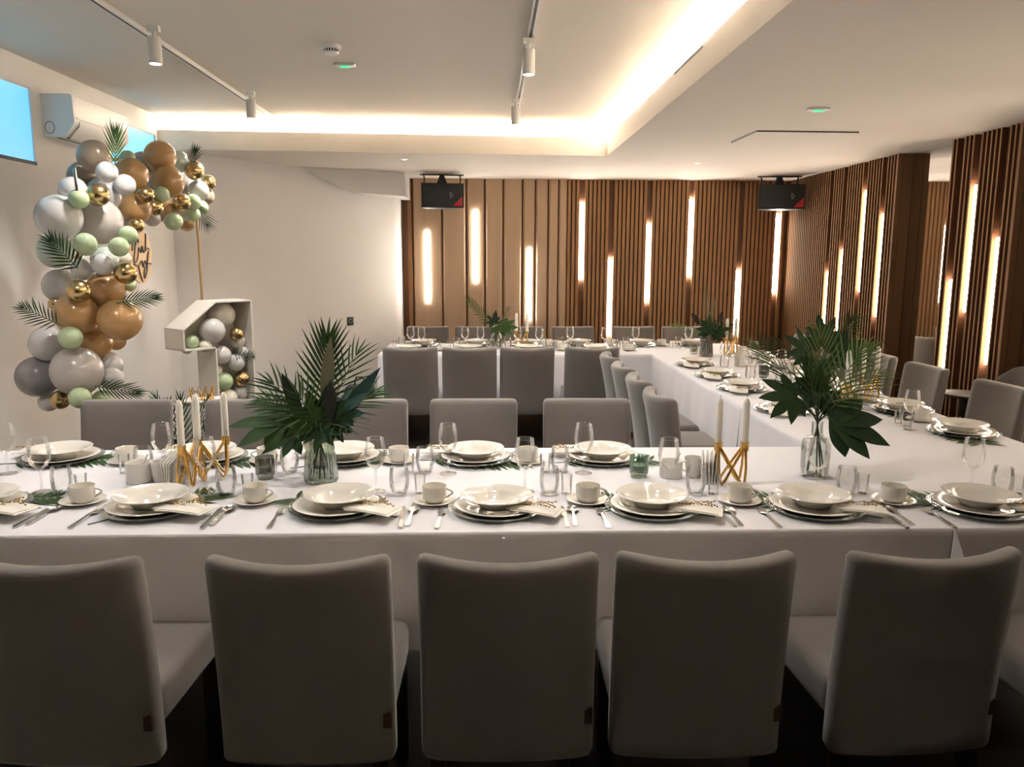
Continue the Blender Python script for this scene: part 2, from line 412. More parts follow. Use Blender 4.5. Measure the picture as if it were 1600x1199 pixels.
b0, b1 = at_z(804, 188, ZU), at_z(838, 0, ZU)
d = (b1 - b0) / (b1.y - b0.y); track(b0, b0 + d * (0.6 - b0.y), 'white ceiling track in the middle of the ceiling')
def lamp_at(x_, y_, label):          # further lamps of the same tracks, above the picture
    d_ = Vector((x_, y_, ZU - 0.205)) - CAM; k = FPX / d_.dot(fw)
    lamp(CX + d_.dot(rt) * k, CY - d_.dot(up) * k, label, 46.0)
la = a0 + (a1 - a0) * ((2.85 - a0.y) / (a1.y - a0.y)); lb = b0 + (b1 - b0) * ((2.85 - b0.y) / (b1.y - b0.y))
lamp_at(la.x, la.y, 'white cylinder spotlight on left track, over the front table'); lamp_at(lb.x, lb.y, 'white cylinder spotlight on middle track, over the front table')
lamp(243, 98, 'white cylinder spotlight on left track, nearer one', 60.0); lamp(393, 184, 'white cylinder spotlight on left track, farther one')
lamp(826, 115, 'white cylinder spotlight on middle track, nearer one'); lamp(806, 194, 'white cylinder spotlight on middle track, farther one')
q = at_z(517, 71, ZU)
t = empty('smoke_detector', (q.x, q.y, ZU), 'round white smoke detector on the upper ceiling', 'smoke detector')
MB().lathe([(0, 0), (0.055, 0), (0.055, -0.02), (0.045, -0.022)], 24).lathe([(0.045, -0.038), (0.04, -0.048), (0, -0.05)], 24).build('housing', 'white_plastic', t)
MB().lathe([(0.036, -0.018), (0.036, -0.040)], 24).build('chamber', 'track_dark', t)
for k in range(18):
    a = 2 * math.pi * k / 18
    MB().tube([(0.043 * math.cos(a), 0.043 * math.sin(a), -0.02), (0.043 * math.cos(a), 0.043 * math.sin(a), -0.04)], 0.003, 4).build('fin', 'white_plastic', t)
def exit_light(px, py, z, label):
    q = at_z(px, py, z); t = empty('emergency_light', (q.x, q.y, z), label, 'emergency light', 'ceiling emergency lights')
    MB().rbox(-0.065, 0.065, -0.03, 0.03, -0.014, 0.0, 0.005).build('housing', 'white_plastic', t)
    MB().rbox(-0.03, 0.03, -0.018, 0.018, -0.02, -0.012, 0.003).build('green_lens', 'exit_green', t)
exit_light(539, 100, ZU, 'small emergency light with green lens beside the smoke detector')
exit_light(1279, 169, ZL, 'small emergency light with green lens on the lower ceiling')
for i, (px, py) in enumerate(((1090, 255), (896, 275), (632, 249))):
    q = at_z(px, py, ZL)
    t = empty('downlight', (q.x, q.y, ZL), 'tiny round downlight, %s on the lower ceiling' % ['right-hand one', 'one just above the panelled wall', 'left-hand one'][i], 'downlight', 'small downlights')
    MB().lathe([(0, -0.003), (0.035, -0.003), (0.04, 0.0), (0, 0.0)], 18).build('rim', 'white_metal', t)
    MB().lathe([(0, -0.006), (0.016, -0.005), (0.018, -0.003), (0, -0.003)], 14).build('lens', 'downlight_lens', t)
h0, h1, h2 = at_z(1143, 222, ZL), at_z(1183, 204, ZL), at_z(1342, 206, ZL)
t = empty('ceiling_hatch', (h1.x, h1.y, ZL), 'flush rectangular hatch in the lower ceiling on the right', 'hatch')
u = h2 - h1; v = h0 - h1
MB().prism([Vector((0, 0, -0.002)), u + Vector((0, 0, -0.002)), u + v + Vector((0, 0, -0.002)), v + Vector((0, 0, -0.002))], (0, 0, 0.002)).build('panel', 'ceiling_paint', t, recalc=True)
for pa, pb in ((Vector(), u), (Vector(), v)):
    MB().tube([pa + Vector((0, 0, -0.003)), pb + Vector((0, 0, -0.003))], 0.006, 4).build('shadow_gap', 'track_dark', t)

# loudspeakers hung below the ceiling
def speaker(pxl, pxr, pyt, pyb, y, label, rz):
    c0, c1_ = at_y(pxl, pyt, y), at_y(pxr, pyb, y)
    w_, h_ = c1_.x - c0.x, c0.z - c1_.z
    t = empty('loudspeaker', ((c0.x + c1_.x) / 2, y, c1_.z), label, 'loudspeaker', 'hung loudspeakers', rz)
    dp = 0.30
    MB().prism([(-w_ / 2, 0, 0), (w_ / 2, 0, 0), (w_ / 2 - 0.07, dp, 0), (-w_ / 2 + 0.07, dp, 0)], (0, 0, h_)).build('cabinet', 'black_plastic', t, recalc=True)
    g = MB().rbox(-w_ / 2 + 0.018, w_ / 2 - 0.018, -0.012, 0.004, 0.018, h_ - 0.018, 0.005).build('grille', 'black_grille', t)
    nb = 9
    for k in range(nb):
        z = 0.03 + (h_ - 0.06) * k / (nb - 1)
        MB().box(-w_ / 2 + 0.03, w_ / 2 - 0.09, -0.0145, -0.011, z - 0.0022, z + 0.0022).build('grille_bar', 'black_plastic', g)
    MB().prism([(w_ / 2 - 0.018, -0.016, 0.018), (w_ / 2 - 0.018, -0.016, 0.125), (w_ / 2 - 0.125, -0.016, 0.018)], (0, 0.004, 0)).build('red_corner', 'red_paint', t, recalc=True)
    lx, lz = w_ / 2 - 0.135, h_ * 0.52
    MB().tube([(lx - 0.016, -0.016, lz + 0.03), (lx - 0.02, -0.016, lz), (lx - 0.012, -0.016, lz - 0.034)], 0.003, 5).tube([(lx - 0.016, -0.016, lz + 0.03), (lx + 0.016, -0.016, lz), (lx - 0.012, -0.016, lz - 0.034)], 0.003, 5).tube([(lx - 0.004, -0.016, lz + 0.014), (lx - 0.006, -0.016, lz - 0.014)], 0.002, 5).build('logo', 'grey_print', t)
    top = ZL - c1_.z
    MB().prism([(-0.06, dp / 2 - 0.03, h_), (0.06, dp / 2 - 0.03, h_), (0.02, dp / 2 - 0.03, top), (-0.02, dp / 2 - 0.03, top)], (0, 0.06, 0)).box(-0.24, 0.24, dp / 2 - 0.02, dp / 2 + 0.02, top - 0.012, top).build('bracket', 'black_plastic', t, recalc=True)
    for sx in (-0.2, 0.2):
        MB().tube([(sx, dp / 2, h_), (sx + 0.01, dp / 2, (h_ + top) / 2), (sx, dp / 2, top)], 0.008, 6).build('hanger', 'black_plastic', t)
speaker(658, 725, 286, 325, 8.85, 'black loudspeaker with red corner hung at left of the panelled wall', R(6))
speaker(1187, 1256, 288, 327, 8.80, 'black loudspeaker with red corner hung in the right-hand corner', R(-6))

# air conditioner on the left wall
t = empty('air_conditioner', (XL, 5.27, 2.38), 'white wall-mounted air conditioner above the balloon arch', 'air conditioner')
MB().prism([(0, 0, 0), (0.13, 0, 0.0), (0.195, 0, 0.075), (0.20, 0, 0.10), (0.195, 0, 0.253), (0.18, 0, 0.262), (0, 0, 0.262)], (0, 0.77, 0)).build('casing', 'white_plastic', t, sharp=50, recalc=True)
MB().prism([(0.132, 0.06, -0.004), (0.199, 0.06, 0.073), (0.203, 0.06, 0.098), (0.206, 0.06, 0.098), (0.202, 0.06, 0.07), (0.136, 0.06, -0.007)], (0, 0.70, 0)).build('flap', 'white_plastic', t, recalc=True)
MB().box(0.203, 0.206, 0.03, 0.75, 0.112, 0.122).build('trim_strip', 'white_metal', t)
MB().box(0.06, 0.075, 0.05, 0.73, -0.003, 0.001).build('vent_slot', 'track_dark', t)
MB().box(0.118, 0.132, 0.05, 0.73, -0.004, 0.004).build('vent_slot', 'track_dark', t)
ring = MB(); N = 20
ring.tube([(0.045 + 0.03 * math.cos(2 * math.pi * k / N), -0.001, 0.055 + 0.036 * math.sin(2 * math.pi * k / N)) for k in range(N + 1)], 0.002, 5, False).build('knockout_ring', 'track_dark', t)

# wall socket
q = None
def wall_pt(px, py):           # point on the diagonal wall
    p0, p1 = Vector((-1.905, 8.31, 0)), Vector((-1.05, 9.22, 0)); n = Vector((p1.y - p0.y, -(p1.x - p0.x), 0)).normalized()
    d_ = ray(px, py); return CAM + d_ * ((p0 - CAM).dot(n) / d_.dot(n)), n
q, nw = wall_pt(547, 502)
t = empty('wall_socket', q, 'black square wall socket on the white back wall', 'socket'); t.rotation_euler.z = math.atan2(nw.y, nw.x) + math.pi / 2
MB().rbox(-0.04, 0.04, -0.012, 0.0, -0.045, 0.045, 0.004).build('plate', 'black_plastic', t)
MB().tube([(0.022 * math.cos(2 * math.pi * k / 16), -0.013, 0.022 * math.sin(2 * math.pi * k / 16)) for k in range(17)], 0.004, 6, False).build('socket_ring', 'grey_print', t)

# ================================================================== TABLES AND CLOTHS
TZ = 0.752
FN0, FN1 = 2.445, 3.575          # front table depth range
BN0, BN1 = 7.20, 8.12          # back table
RX0, RX1 = 1.54, 2.60          # right table
BX0 = -0.98
def table(name, x0, x1, y0, y1, label):
    t = empty(name, ((x0 + x1) / 2, (y0 + y1) / 2, 0), label, 'table')
    cx, cy = (x0 + x1) / 2, (y0 + y1) / 2
    MB().box(x0 - cx, x1 - cx, y0 - cy, y1 - cy, 0.715, TZ - 0.006).build('tabletop', 'oak', t)
    for sx in (x0 + 0.12, x1 - 0.12):
        for sy in (y0 + 0.12, y1 - 0.12):
            MB().rbox(sx - cx - 0.03, sx - cx + 0.03, sy - cy - 0.03, sy - cy + 0.03, 0, 0.715, 0.006, 1).build('leg', 'chair_wood', t)
table('banquet_table', -2.72, RX0 - 0.03, FN0 + 0.03, FN1 - 0.03, 'front banquet table under the white cloths nearest the camera')
table('banquet_table', RX0 + 0.03, RX1 - 0.03, FN0 + 0.03, BN1 - 0.03, 'long right-hand banquet table under white cloth running to the back')
table('banquet_table', BX0 + 0.03, RX0 - 0.03, BN0 + 0.03, BN1 - 0.03, 'back banquet table under white cloth before the panelled wall')
def cloth(x0, x1, y0, y1, drops, label, z=TZ, bottom=0.35, amp=0.035, seed=1):
    """drops: list of polylines (CCW, outward to the right) that hang"""
    rnd = random.Random(seed); mb = MB()
    mb.box(x0, x1, y0, y1, z - 0.002, z)
    for pl in drops:
        P = [Vector((a, b_, 0)) for a, b_ in pl]; pts = []
        for i in range(len(P) - 1):
            L = (P[i + 1] - P[i]).length; n = max(2, int(L / 0.035)); d_ = (P[i + 1] - P[i]).normalized(); nr = Vector((d_.y, -d_.x, 0))
            for k in range(n + (1 if i == len(P) - 2 else 0)):
                pts.append([P[i] + d_ * (L * k / n), nr.copy()])
        # corner normals
        for i in range(1, len(pts) - 1):
            if (pts[i][1] - pts[i - 1][1]).length > 0.5: pts[i][1] = (pts[i][1] + pts[i - 1][1]).normalized() * 1.25
        ph = [rnd.uniform(0, 6.3) for _ in range(4)]
        lev = [0, 0.006, 0.03, 0.09, 0.16, 0.24, 0.32, z - bottom]
        vs = []; fs = []; s_ = 0
        for i, (p, nr) in enumerate(pts):
            if i: s_ += (p - pts[i - 1][0]).length
            fold = 0.5 + 0.22 * math.sin(s_ * 11 + ph[0] + 1.2 * math.sin(s_ * 2.3 + ph[3])) + 0.16 * math.sin(s_ * 23 + ph[1]) + 0.12 * math.sin(s_ * 5.1 + ph[2])
            for j, h in enumerate(lev):
                t_ = h / lev[-1]
                off = (0.0 if j == 0 else 0.006) + amp * (t_ ** 0.8) * fold
                vs.append(p + nr * off + Vector((0, 0, z - h)))
        n = len(lev)
        for i in range(len(pts) - 1):
            for j in range(n - 1): fs.append((i * n + j, i * n + j + 1, (i + 1) * n + j + 1, (i + 1) * n + j))
        mb.add(vs, fs)
    o = mb.build('tablecloth', 'linen', sharp=60)
    return tag(o, label, 'tablecloth', 'white tablecloths')
SX = at_z(787, 832, TZ).x
cloth(-2.74, SX + 0.012, FN0, FN1, [[(SX + 0.012, FN1), (-2.74, FN1)], [(-2.74, FN1), (-2.74, FN0), (SX + 0.012, FN0)]], 'white cloth on the front table, left of the front seam', seed=1, amp=0.014)
cloth(SX, RX0, FN0 - 0.003, FN1, [[(SX, FN0 - 0.003), (RX0, FN0 - 0.003)], [(RX0 - 0.01, FN1), (SX, FN1)]], 'white cloth on the front table, between front seam and corner pleat', z=TZ + 0.0015, seed=2, amp=0.013)
cloth(RX0, RX1, FN0 - 0.004, 4.6, [[(RX0, FN0 - 0.004), (RX1, FN0 - 0.004), (RX1, 4.6)], [(RX0, 4.6), (RX0, FN1 + 0.02)]], 'white cloth over the near end of the right table', z=TZ + 0.001, seed=3, amp=0.03)
cloth(RX0, RX1, 4.6, BN1, [[(RX1, 4.6), (RX1, BN1), (RX0, BN1)], [(RX0, BN0 - 0.02), (RX0, 4.6)]], 'white cloth with deep folds over the far half of the right table', z=TZ, seed=4, amp=0.05)
cloth(BX0, RX0, BN0, BN1, [[(RX0, BN1), (BX0, BN1), (BX0, BN0), (RX0, BN0)]], 'white cloth on the back table before the panelled wall', z=TZ + 0.001, seed=5, amp=0.04)
hem = MB().box(SX - 0.005, SX + 0.004, FN0 - 0.030, FN0 - 0.018, 0.58, TZ - 0.012)
for o in list(COL.objects):
    if o.get('label') == 'white cloth on the front table, between front seam and corner pleat': hem.build('hem', 'linen', o)
# bluish pleat at the corner of front cloth
pc = at_z(1497, 834, TZ)
pl = MB().prism([(RX0 - 0.045, FN0 - 0.075, 0.57), (RX0 + 0.030, FN0 - 0.110, 0.57), (RX0 + 0.004, FN0 - 0.012, TZ - 0.002)], (0.0, 0.004, -0.002))
for o in list(COL.objects):
    if o.get('label') == 'white cloth over the near end of the right table': pl.build('pleat', 'linen', o, recalc=True)

# ================================================================== CHAIRS
def loft(mb, outline, levels):
    n = len(outline); vs = []; fs = []
    for (z, sc, dy, ins) in levels:
        for (x_, y_) in outline:
            vs.append((x_ * sc - math.copysign(min(abs(x_), ins), x_) , y_ * (1 - ins * 12 if ins else 1) + dy, z))
    return vs, fs
def backrest_mesh(w=0.466, th=0.075, sag=0.066, z0=0.285, z1=0.885, lean=0.10, rnd=0.0):
    nx = 12; r = th * 0.32; mb = MB(); rows = []
    # heights with rounded ends
    hs = [0, 0.006, 0.02] + [0.02 + (z1 - z0 - 0.045) * k / 7 for k in range(1, 8)] + [z1 - z0 - 0.010, z1 - z0 - 0.003, z1 - z0]
    H = z1 - z0
    for h in hs:
        e = 0.0
        if h < 0.02: e = 0.02 - math.sqrt(max(0, 0.02 ** 2 - (0.02 - h) ** 2))
        if h > H - 0.025: e = 0.025 - math.sqrt(max(0, 0.025 ** 2 - (h - (H - 0.025)) ** 2))
        wid = w / 2 * (1.0 - 0.0) - e
        if rnd: wid *= math.sqrt(max(0.02, 1 - max(0, (h / H - (1 - rnd)) / rnd) ** 2.4)) if h / H > 1 - rnd else 1
        t2 = th / 2 - e * 0.9
        row = []
        # plan outline: back side left->right then front side right->left
        def P(xx, side):
            ex = max(0, abs(xx) - (wid - r)); tt = t2 - (r - math.sqrt(max(0, r * r - ex * ex))) * (t2 / (th / 2))
            cyy = sag * (0.3 + 0.7 * h / H) * (xx / (w / 2)) ** 2 - lean * (h / H) ** 1.35
            return (xx, cyy + side * tt, z0 + h - (0.012 * (1 - (xx / (w / 2)) ** 2) if h > H - 0.03 else 0))
        xs = [wid * (-1 + 2 * k / nx) for k in range(nx + 1)]
        xs = xs[:1] + [-wid + r * 0.3] + xs[1:-1] + [wid - r * 0.3] + xs[-1:]
        row = [P(xx, -1) for xx in xs] + [P(xx, 1) for xx in reversed(xs)]
        rows.append(row)
    n = len(rows[0]); vs = [p for row in rows for p in row]; fs = []
    for i in range(len(rows) - 1):
        for k in range(n):
            k2 = (k + 1) % n; fs.append((i * n + k, i * n + k2, (i + 1) * n + k2, (i + 1) * n + k))
    half = n // 2
    for k in range(half - 1):       # caps as quads
        fs.append((k + 1, k, n - 1 - k, n - 2 - k))
        o = (len(rows) - 1) * n
        fs.append((o + k, o + k + 1, o + n - 2 - k, o + n - 1 - k))
    return mb.add(vs, fs)
def make_chair(label, group):
    t = empty('dining_chair', (0, 0, 0), label, 'chair', group)
    bm_ = backrest_mesh(); bm_.v = [(x_, y_ - 0.235, z_) for x_, y_, z_ in bm_.v]
    bk_ = bm_.build('backrest', 'chair_fabric', t, sharp=75)
    MB().rbox(-0.222, 0.222, -0.19, 0.225, 0.355, 0.480, 0.032, 3).build('seat', 'chair_fabric', t, sharp=75)
    for sx in (-1, 1):
        for sy, yy in ((-1, -0.21), (1, 0.21)):
            x_ = sx * 0.19
            MB().prism([(x_ - 0.02, yy - 0.02, 0.36), (x_ + 0.02, yy - 0.02, 0.36), (x_ + 0.02, yy + 0.02, 0.36), (x_ - 0.02, yy + 0.02, 0.36)], (0, 0, -0.36)).build('leg', 'chair_wood', t, recalc=True)
    MB().box(0.205, 0.218, -0.2615, -0.256, 0.395, 0.435).box(0.214, 0.227, -0.261, -0.240, 0.395, 0.44).build('tag', 'brown_tag', bk_)
    return t
first_chair = []
def chair(x_, y_, rz, label, group):
    if not first_chair:
        c = make_chair(label, group); c.location = (x_, y_, 0); c.rotation_euler.z = rz; first_chair.append(c); return c
    return dup(first_chair[0], (x_, y_, 0), rz, label, group)
G = 'chairs along near side of the front table'
for i, (px, rz) in enumerate(((62, -3), (458, -1), (796, 0), (1123, -1), (1492, 3), (1880, 2))):
    x_ = (at_z(px, 885, 0.88)).x
    lab = ['grey upholstered chair cut off by the left edge, backrest towards camera', 'grey upholstered chair in foreground, second from the left', 'grey upholstered chair in foreground, below the cloth seam', 'grey upholstered chair in foreground, fourth from the left', 'grey upholstered chair in foreground, below the corner pleat', 'grey upholstered chair at right edge, only its seat corner showing'][i]
    chair(x_, 2.195 + (0.01 if i == 0 else 0), R(rz), lab, G)
G = 'chairs along far side of the front table'
for i, px in enumerate((198, 389, 567, 740, 917)):
    x_ = at_z(px, 624, 0.89).x
    chair(x_, 3.875, math.pi + R((1, 0, 0, 0, -1)[i]), 'grey chair facing camera behind the front table, %s from left' % ORD[i], G)
G = 'chairs along near side of the back table'
for i, px in enumerate((638, 733, 825, 928)):
    x_ = at_z(px, 545, 0.88).x
    chair(x_, 6.92, R((1, 0, 0, 0)[i]), 'grey chair with its back to camera at the back table, %s from left' % ORD[i], G)
G = 'chairs along far side of the back table'
for i, px in enumerate((669, 744, 816, 895, 990, 1066)):
    x_ = at_z(px, 509, 0.89).x
    chair(x_, 8.40, math.pi, 'grey chair against the panelled wall behind the back table, %s from left' % ORD[i], G)
G = 'chairs along inner side of the right table'
for i, yy in enumerate((4.38, 4.95, 5.54, 6.12)):
    chair(1.265, yy, -math.pi / 2 + R((2, 0, 1, 0)[i]), 'grey chair seen from the side at inner edge of right table, %s from front' % ORD[i], G)
G = 'chairs along wall side of the right table'
for i, (yy, rr) in enumerate(((4.62, 3), (5.46, 2), (6.15, 0), (6.92, 0), (7.66, -4))):
    chair(2.875, yy, math.pi / 2 + R(rr), 'grey chair on the wall side of right table, %s from front' % ORD[i], G)
# tub chair and little round table by the mirror
q = at_x(1596, 570, 3.56)
t = empty('tub_chair', (3.37, q.y, 0), 'grey round-backed chair beside the mirror at the right edge', 'chair', rz=math.pi / 2)
bm_ = backrest_mesh(0.44, 0.06, 0.10, 0.36, q.z, 0.05, rnd=0.5); bm_.v = [(x_, y_ - 0.20, z_) for x_, y_, z_ in bm_.v]
bm_.build('backrest', 'chair_fabric', t, sharp=75)
MB().rbox(-0.21, 0.21, -0.17, 0.22, 0.36, 0.48, 0.04, 3).build('seat', 'chair_fabric', t, sharp=75)
for sx in (-0.18, 0.18):
    for sy in (-0.13, 0.17): MB().tube([(sx, sy, 0.37), (sx * 1.1, sy * 1.1, 0.0)], [0.018, 0.011], 8).build('leg', 'chair_wood', t)
q = at_x(1506, 614, 3.42)
t = empty('bistro_table', (q.x, q.y, 0), 'small round dark table between wall-side chairs and slatted panel', 'side table')
MB().lathe([(0, q.z - 0.025), (0.14, q.z - 0.025), (0.155, q.z - 0.017), (0.16, q.z - 0.005), (0.153, q.z), (0, q.z)], 32).build('tabletop', 'side_table_top', t)
MB().lathe([(0.03, 0.02), (0.025, q.z - 0.025)], 12).build('column', 'chair_wood', t)
MB().lathe([(0, 0), (0.18, 0), (0.18, 0.01), (0.03, 0.025), (0, 0.025)], 24).build('foot', 'chair_wood', t)

# ================================================================== TABLEWARE
def lathe_me(name, prof, material, n=28, sharp=50, rib=None): return MB().lathe(prof, n, rib=rib).mesh(name, material, sharp)
ME = {}
ME['charger'] = lathe_me('glass_charger', [(0, 0.001), (0.10, 0.001), (0.15, 0.006), (0.168, 0.014), (0.17, 0.016), (0.167, 0.017), (0.148, 0.009), (0.10, 0.004), (0, 0.004)], 'charger_glass', 40)
ME['dinner'] = lathe_me('dinner_plate', [(0, 0.002), (0.085, 0.0), (0.09, 0.003), (0.148, 0.018), (0.150, 0.020), (0.148, 0.0215), (0.10, 0.011), (0.092, 0.006), (0, 0.006)], 'porcelain', 44)
ME['soup'] = lathe_me('soup_plate', [(0, 0.002), (0.055, 0.0), (0.06, 0.003), (0.078, 0.022), (0.090, 0.032), (0.124, 0.043), (0.126, 0.045), (0.124, 0.0468), (0.089, 0.0365), (0.076, 0.027), (0.062, 0.010), (0.045, 0.006), (0, 0.006)], 'porcelain', 44)
ME['saucer'] = lathe_me('saucer', [(0, 0.002), (0.040, 0.0), (0.043, 0.002), (0.076, 0.013), (0.0775, 0.0145), (0.076, 0.0155), (0.042, 0.006), (0.030, 0.0045), (0, 0.0045)], 'porcelain', 32)
ME['cup'] = lathe_me('cup_body', [(0, 0.002), (0.026, 0.0), (0.031, 0.003), (0.041, 0.013), (0.0435, 0.026), (0.044, 0.060), (0.0435, 0.0615), (0.0415, 0.0605), (0.041, 0.028), (0.036, 0.013), (0.02, 0.007), (0, 0.006)], 'porcelain', 32)
hp = [(0.041 + 0.026 * math.sin(math.pi * k / 10) * (1.0 if k > 3 else 0.95), 0, 0.050 - 0.034 * k / 10 + 0.004 * math.sin(math.pi * k / 10)) for k in range(11)]
ME['cup_handle'] = MB().tube(hp, 0.0038, 8).mesh('handle', 'porcelain', 60)
ME['wine_bowl'] = lathe_me('bowl', [(0.0035, 0.086), (0.012, 0.091), (0.026, 0.102), (0.036, 0.120), (0.0405, 0.140), (0.039, 0.165), (0.035, 0.190), (0.0325, 0.207)], 'glass', 24)
ME['wine_rim'] = MB().tube([(0.0325 * math.cos(2 * math.pi * k / 24), 0.0325 * math.sin(2 * math.pi * k / 24), 0.207) for k in range(25)], 0.0007, 4, False).mesh('rim', 'glass')
ME['wine_stem'] = lathe_me('stem', [(0.0065, 0.004), (0.0042, 0.014), (0.0036, 0.05), (0.0036, 0.078), (0.006, 0.087)], 'glass', 10)
ME['wine_foot'] = lathe_me('foot', [(0, 0.0), (0.035, 0.0), (0.0352, 0.0015), (0.02, 0.003), (0.006, 0.0055), (0, 0.006)], 'glass', 24)
ME['tumbler'] = lathe_me('tumbler', [(0, 0.0), (0.026, 0.0), (0.028, 0.003), (0.036, 0.03), (0.0385, 0.055), (0.037, 0.08), (0.033, 0.105), (0.0318, 0.105), (0.0358, 0.08), (0.037, 0.055), (0.0345, 0.03), (0.026, 0.009), (0, 0.008)], 'glass', 24)
ME['shot'] = lathe_me('shot_glass', [(0, 0.0), (0.0185, 0.0), (0.019, 0.002), (0.023, 0.075), (0.0215, 0.075), (0.0175, 0.016), (0, 0.014)], 'glass', 16)
# cutlery
def cutlery(kind):
    mb = MB()
    def bar(y0, y1, w0, w1, z0, z1, th=0.0022):
        mb.add([(-w0 / 2, y0, z0), (w0 / 2, y0, z0), (w1 / 2, y1, z1), (-w1 / 2, y1, z1), (-w0 / 2, y0, z0 + th), (w0 / 2, y0, z0 + th), (w1 / 2, y1, z1 + th), (-w1 / 2, y1, z1 + th)],
               [(0, 3, 2, 1), (4, 5, 6, 7), (0, 1, 5, 4), (1, 2, 6, 5), (2, 3, 7, 6), (3, 0, 4, 7)])
    if kind == 'knife':
        bar(-0.11, -0.105, 0.008, 0.015, 0.0, 0.0, 0.004); bar(-0.105, 0.0, 0.015, 0.011, 0.0, 0.0, 0.005); bar(0.0, 0.015, 0.011, 0.017, 0.0005, 0.0005); bar(0.015, 0.09, 0.017, 0.019, 0.0005, 0.0005, 0.0015); bar(0.09, 0.118, 0.019, 0.004, 0.0005, 0.0005, 0.0015)
    else:
        bar(-0.10, -0.094, 0.010, 0.018, 0.0, 0.0, 0.003); bar(-0.094, -0.02, 0.018, 0.009, 0.0, 0.004, 0.003); bar(-0.02, 0.03, 0.009, 0.008, 0.004, 0.007, 0.003)
        if kind == 'fork':
            bar(0.03, 0.045, 0.008, 0.026, 0.007, 0.003); bar(0.045, 0.06, 0.026, 0.026, 0.003, 0.002)
            for k in range(4):
                xx = -0.0105 + 0.007 * k
                mb.tube([(xx, 0.058, 0.003), (xx, 0.08, 0.003), (xx, 0.102, 0.007)], [0.0023, 0.002, 0.0012], 5)
        else:
            nn = 8; vs = []; fs = []
            for i in range(nn + 1):
                t_ = i / nn; yy = 0.028 + 0.066 * t_; wd = 0.021 * math.sqrt(max(0, math.sin(math.pi * (0.04 + 0.96 * t_) ** 0.85))) + 0.001
                for k in range(7):
                    s_ = -1 + 2 * k / 6
                    vs.append((wd * s_, yy, 0.0015 + 0.007 * (s_ * s_ * 0.8 + (2 * t_ - 1) ** 2 * 0.5)))
            for i in range(nn):
                for k in range(6): fs.append((i * 7 + k, i * 7 + k + 1, (i + 1) * 7 + k + 1, (i + 1) * 7 + k))
            mb.add(vs, fs)
    return mb.mesh(kind, 'steel', 50)
for k in ('fork', 'knife', 'spoon'): ME[k] = cutlery(k)
# folded napkin: lies over the plate rim and slopes to the cloth
def napkin_me():
    mb = MB()
    for ly in range(2):
        vs = []; nx, ny = 6, 6
        off = 0.0035 * ly
        for top in (0, 1):
            for j in range(ny + 1):
                for i in range(nx + 1):
                    u_, v_ = i / nx, j / ny
                    xx = -0.075 + 0.165 * u_ - 0.012 * ly; yy = -0.06 + 0.115 * v_ + 0.006 * ly
                    zz = 0.026 - 0.012 * u_ ** 1.4 + 0.004 * math.sin(3 * v_ + u_ * 2) + off + 0.003 * top
                    vs.append((xx, yy, zz))
        N_ = (nx + 1) * (ny + 1); fs = []
        for j in range(ny):
            for i in range(nx):
                a = j * (nx + 1) + i
                fs += [(a, a + nx + 1, a + nx + 2, a + 1), (N_ + a, N_ + a + 1, N_ + a + nx + 2, N_ + a + nx + 1)]
        bd = [i for i in range(nx + 1)] + [j * (nx + 1) + nx for j in range(1, ny + 1)] + [ny * (nx + 1) + i for i in range(nx - 1, -1, -1)] + [j * (nx + 1) for j in range(ny - 1, 0, -1)]
        for k in range(len(bd)):
            a, c = bd[k], bd[(k + 1) % len(bd)]; fs.append((a, c, N_ + c, N_ + a))
        mb.add(vs, fs)
    return mb.mesh('napkin', 'napkin_paper', 40)
ME['napkin'] = napkin_me()
def sprig_me(seed):
    r_ = random.Random(seed); mb = MB()
    for k in range(5):
        x0, y0 = r_.uniform(-0.02, 0.02), r_.uniform(0.0, 0.03); p = [(x0, y0, 0.033)]
        a = r_.uniform(-0.4, 0.6) + (math.pi if k % 2 else 0)
        for j in range(5):
            a += r_.uniform(-0.5, 0.5); p.append((p[-1][0] + 0.014 * math.cos(a), p[-1][1] + 0.010 * math.sin(a), 0.033 + r_.uniform(0, 0.008)))
        mb.tube(p, 0.0014, 5)
        for q_ in p[2:]: mb.lathe([(0, -0.004), (0.003, -0.002), (0.0035, 0.001), (0, 0.004)], 5, q_)
    return mb.mesh('gold_sprig', 'gold_sprig', 60)
SPR = [sprig_me(s_) for s_ in range(3)]
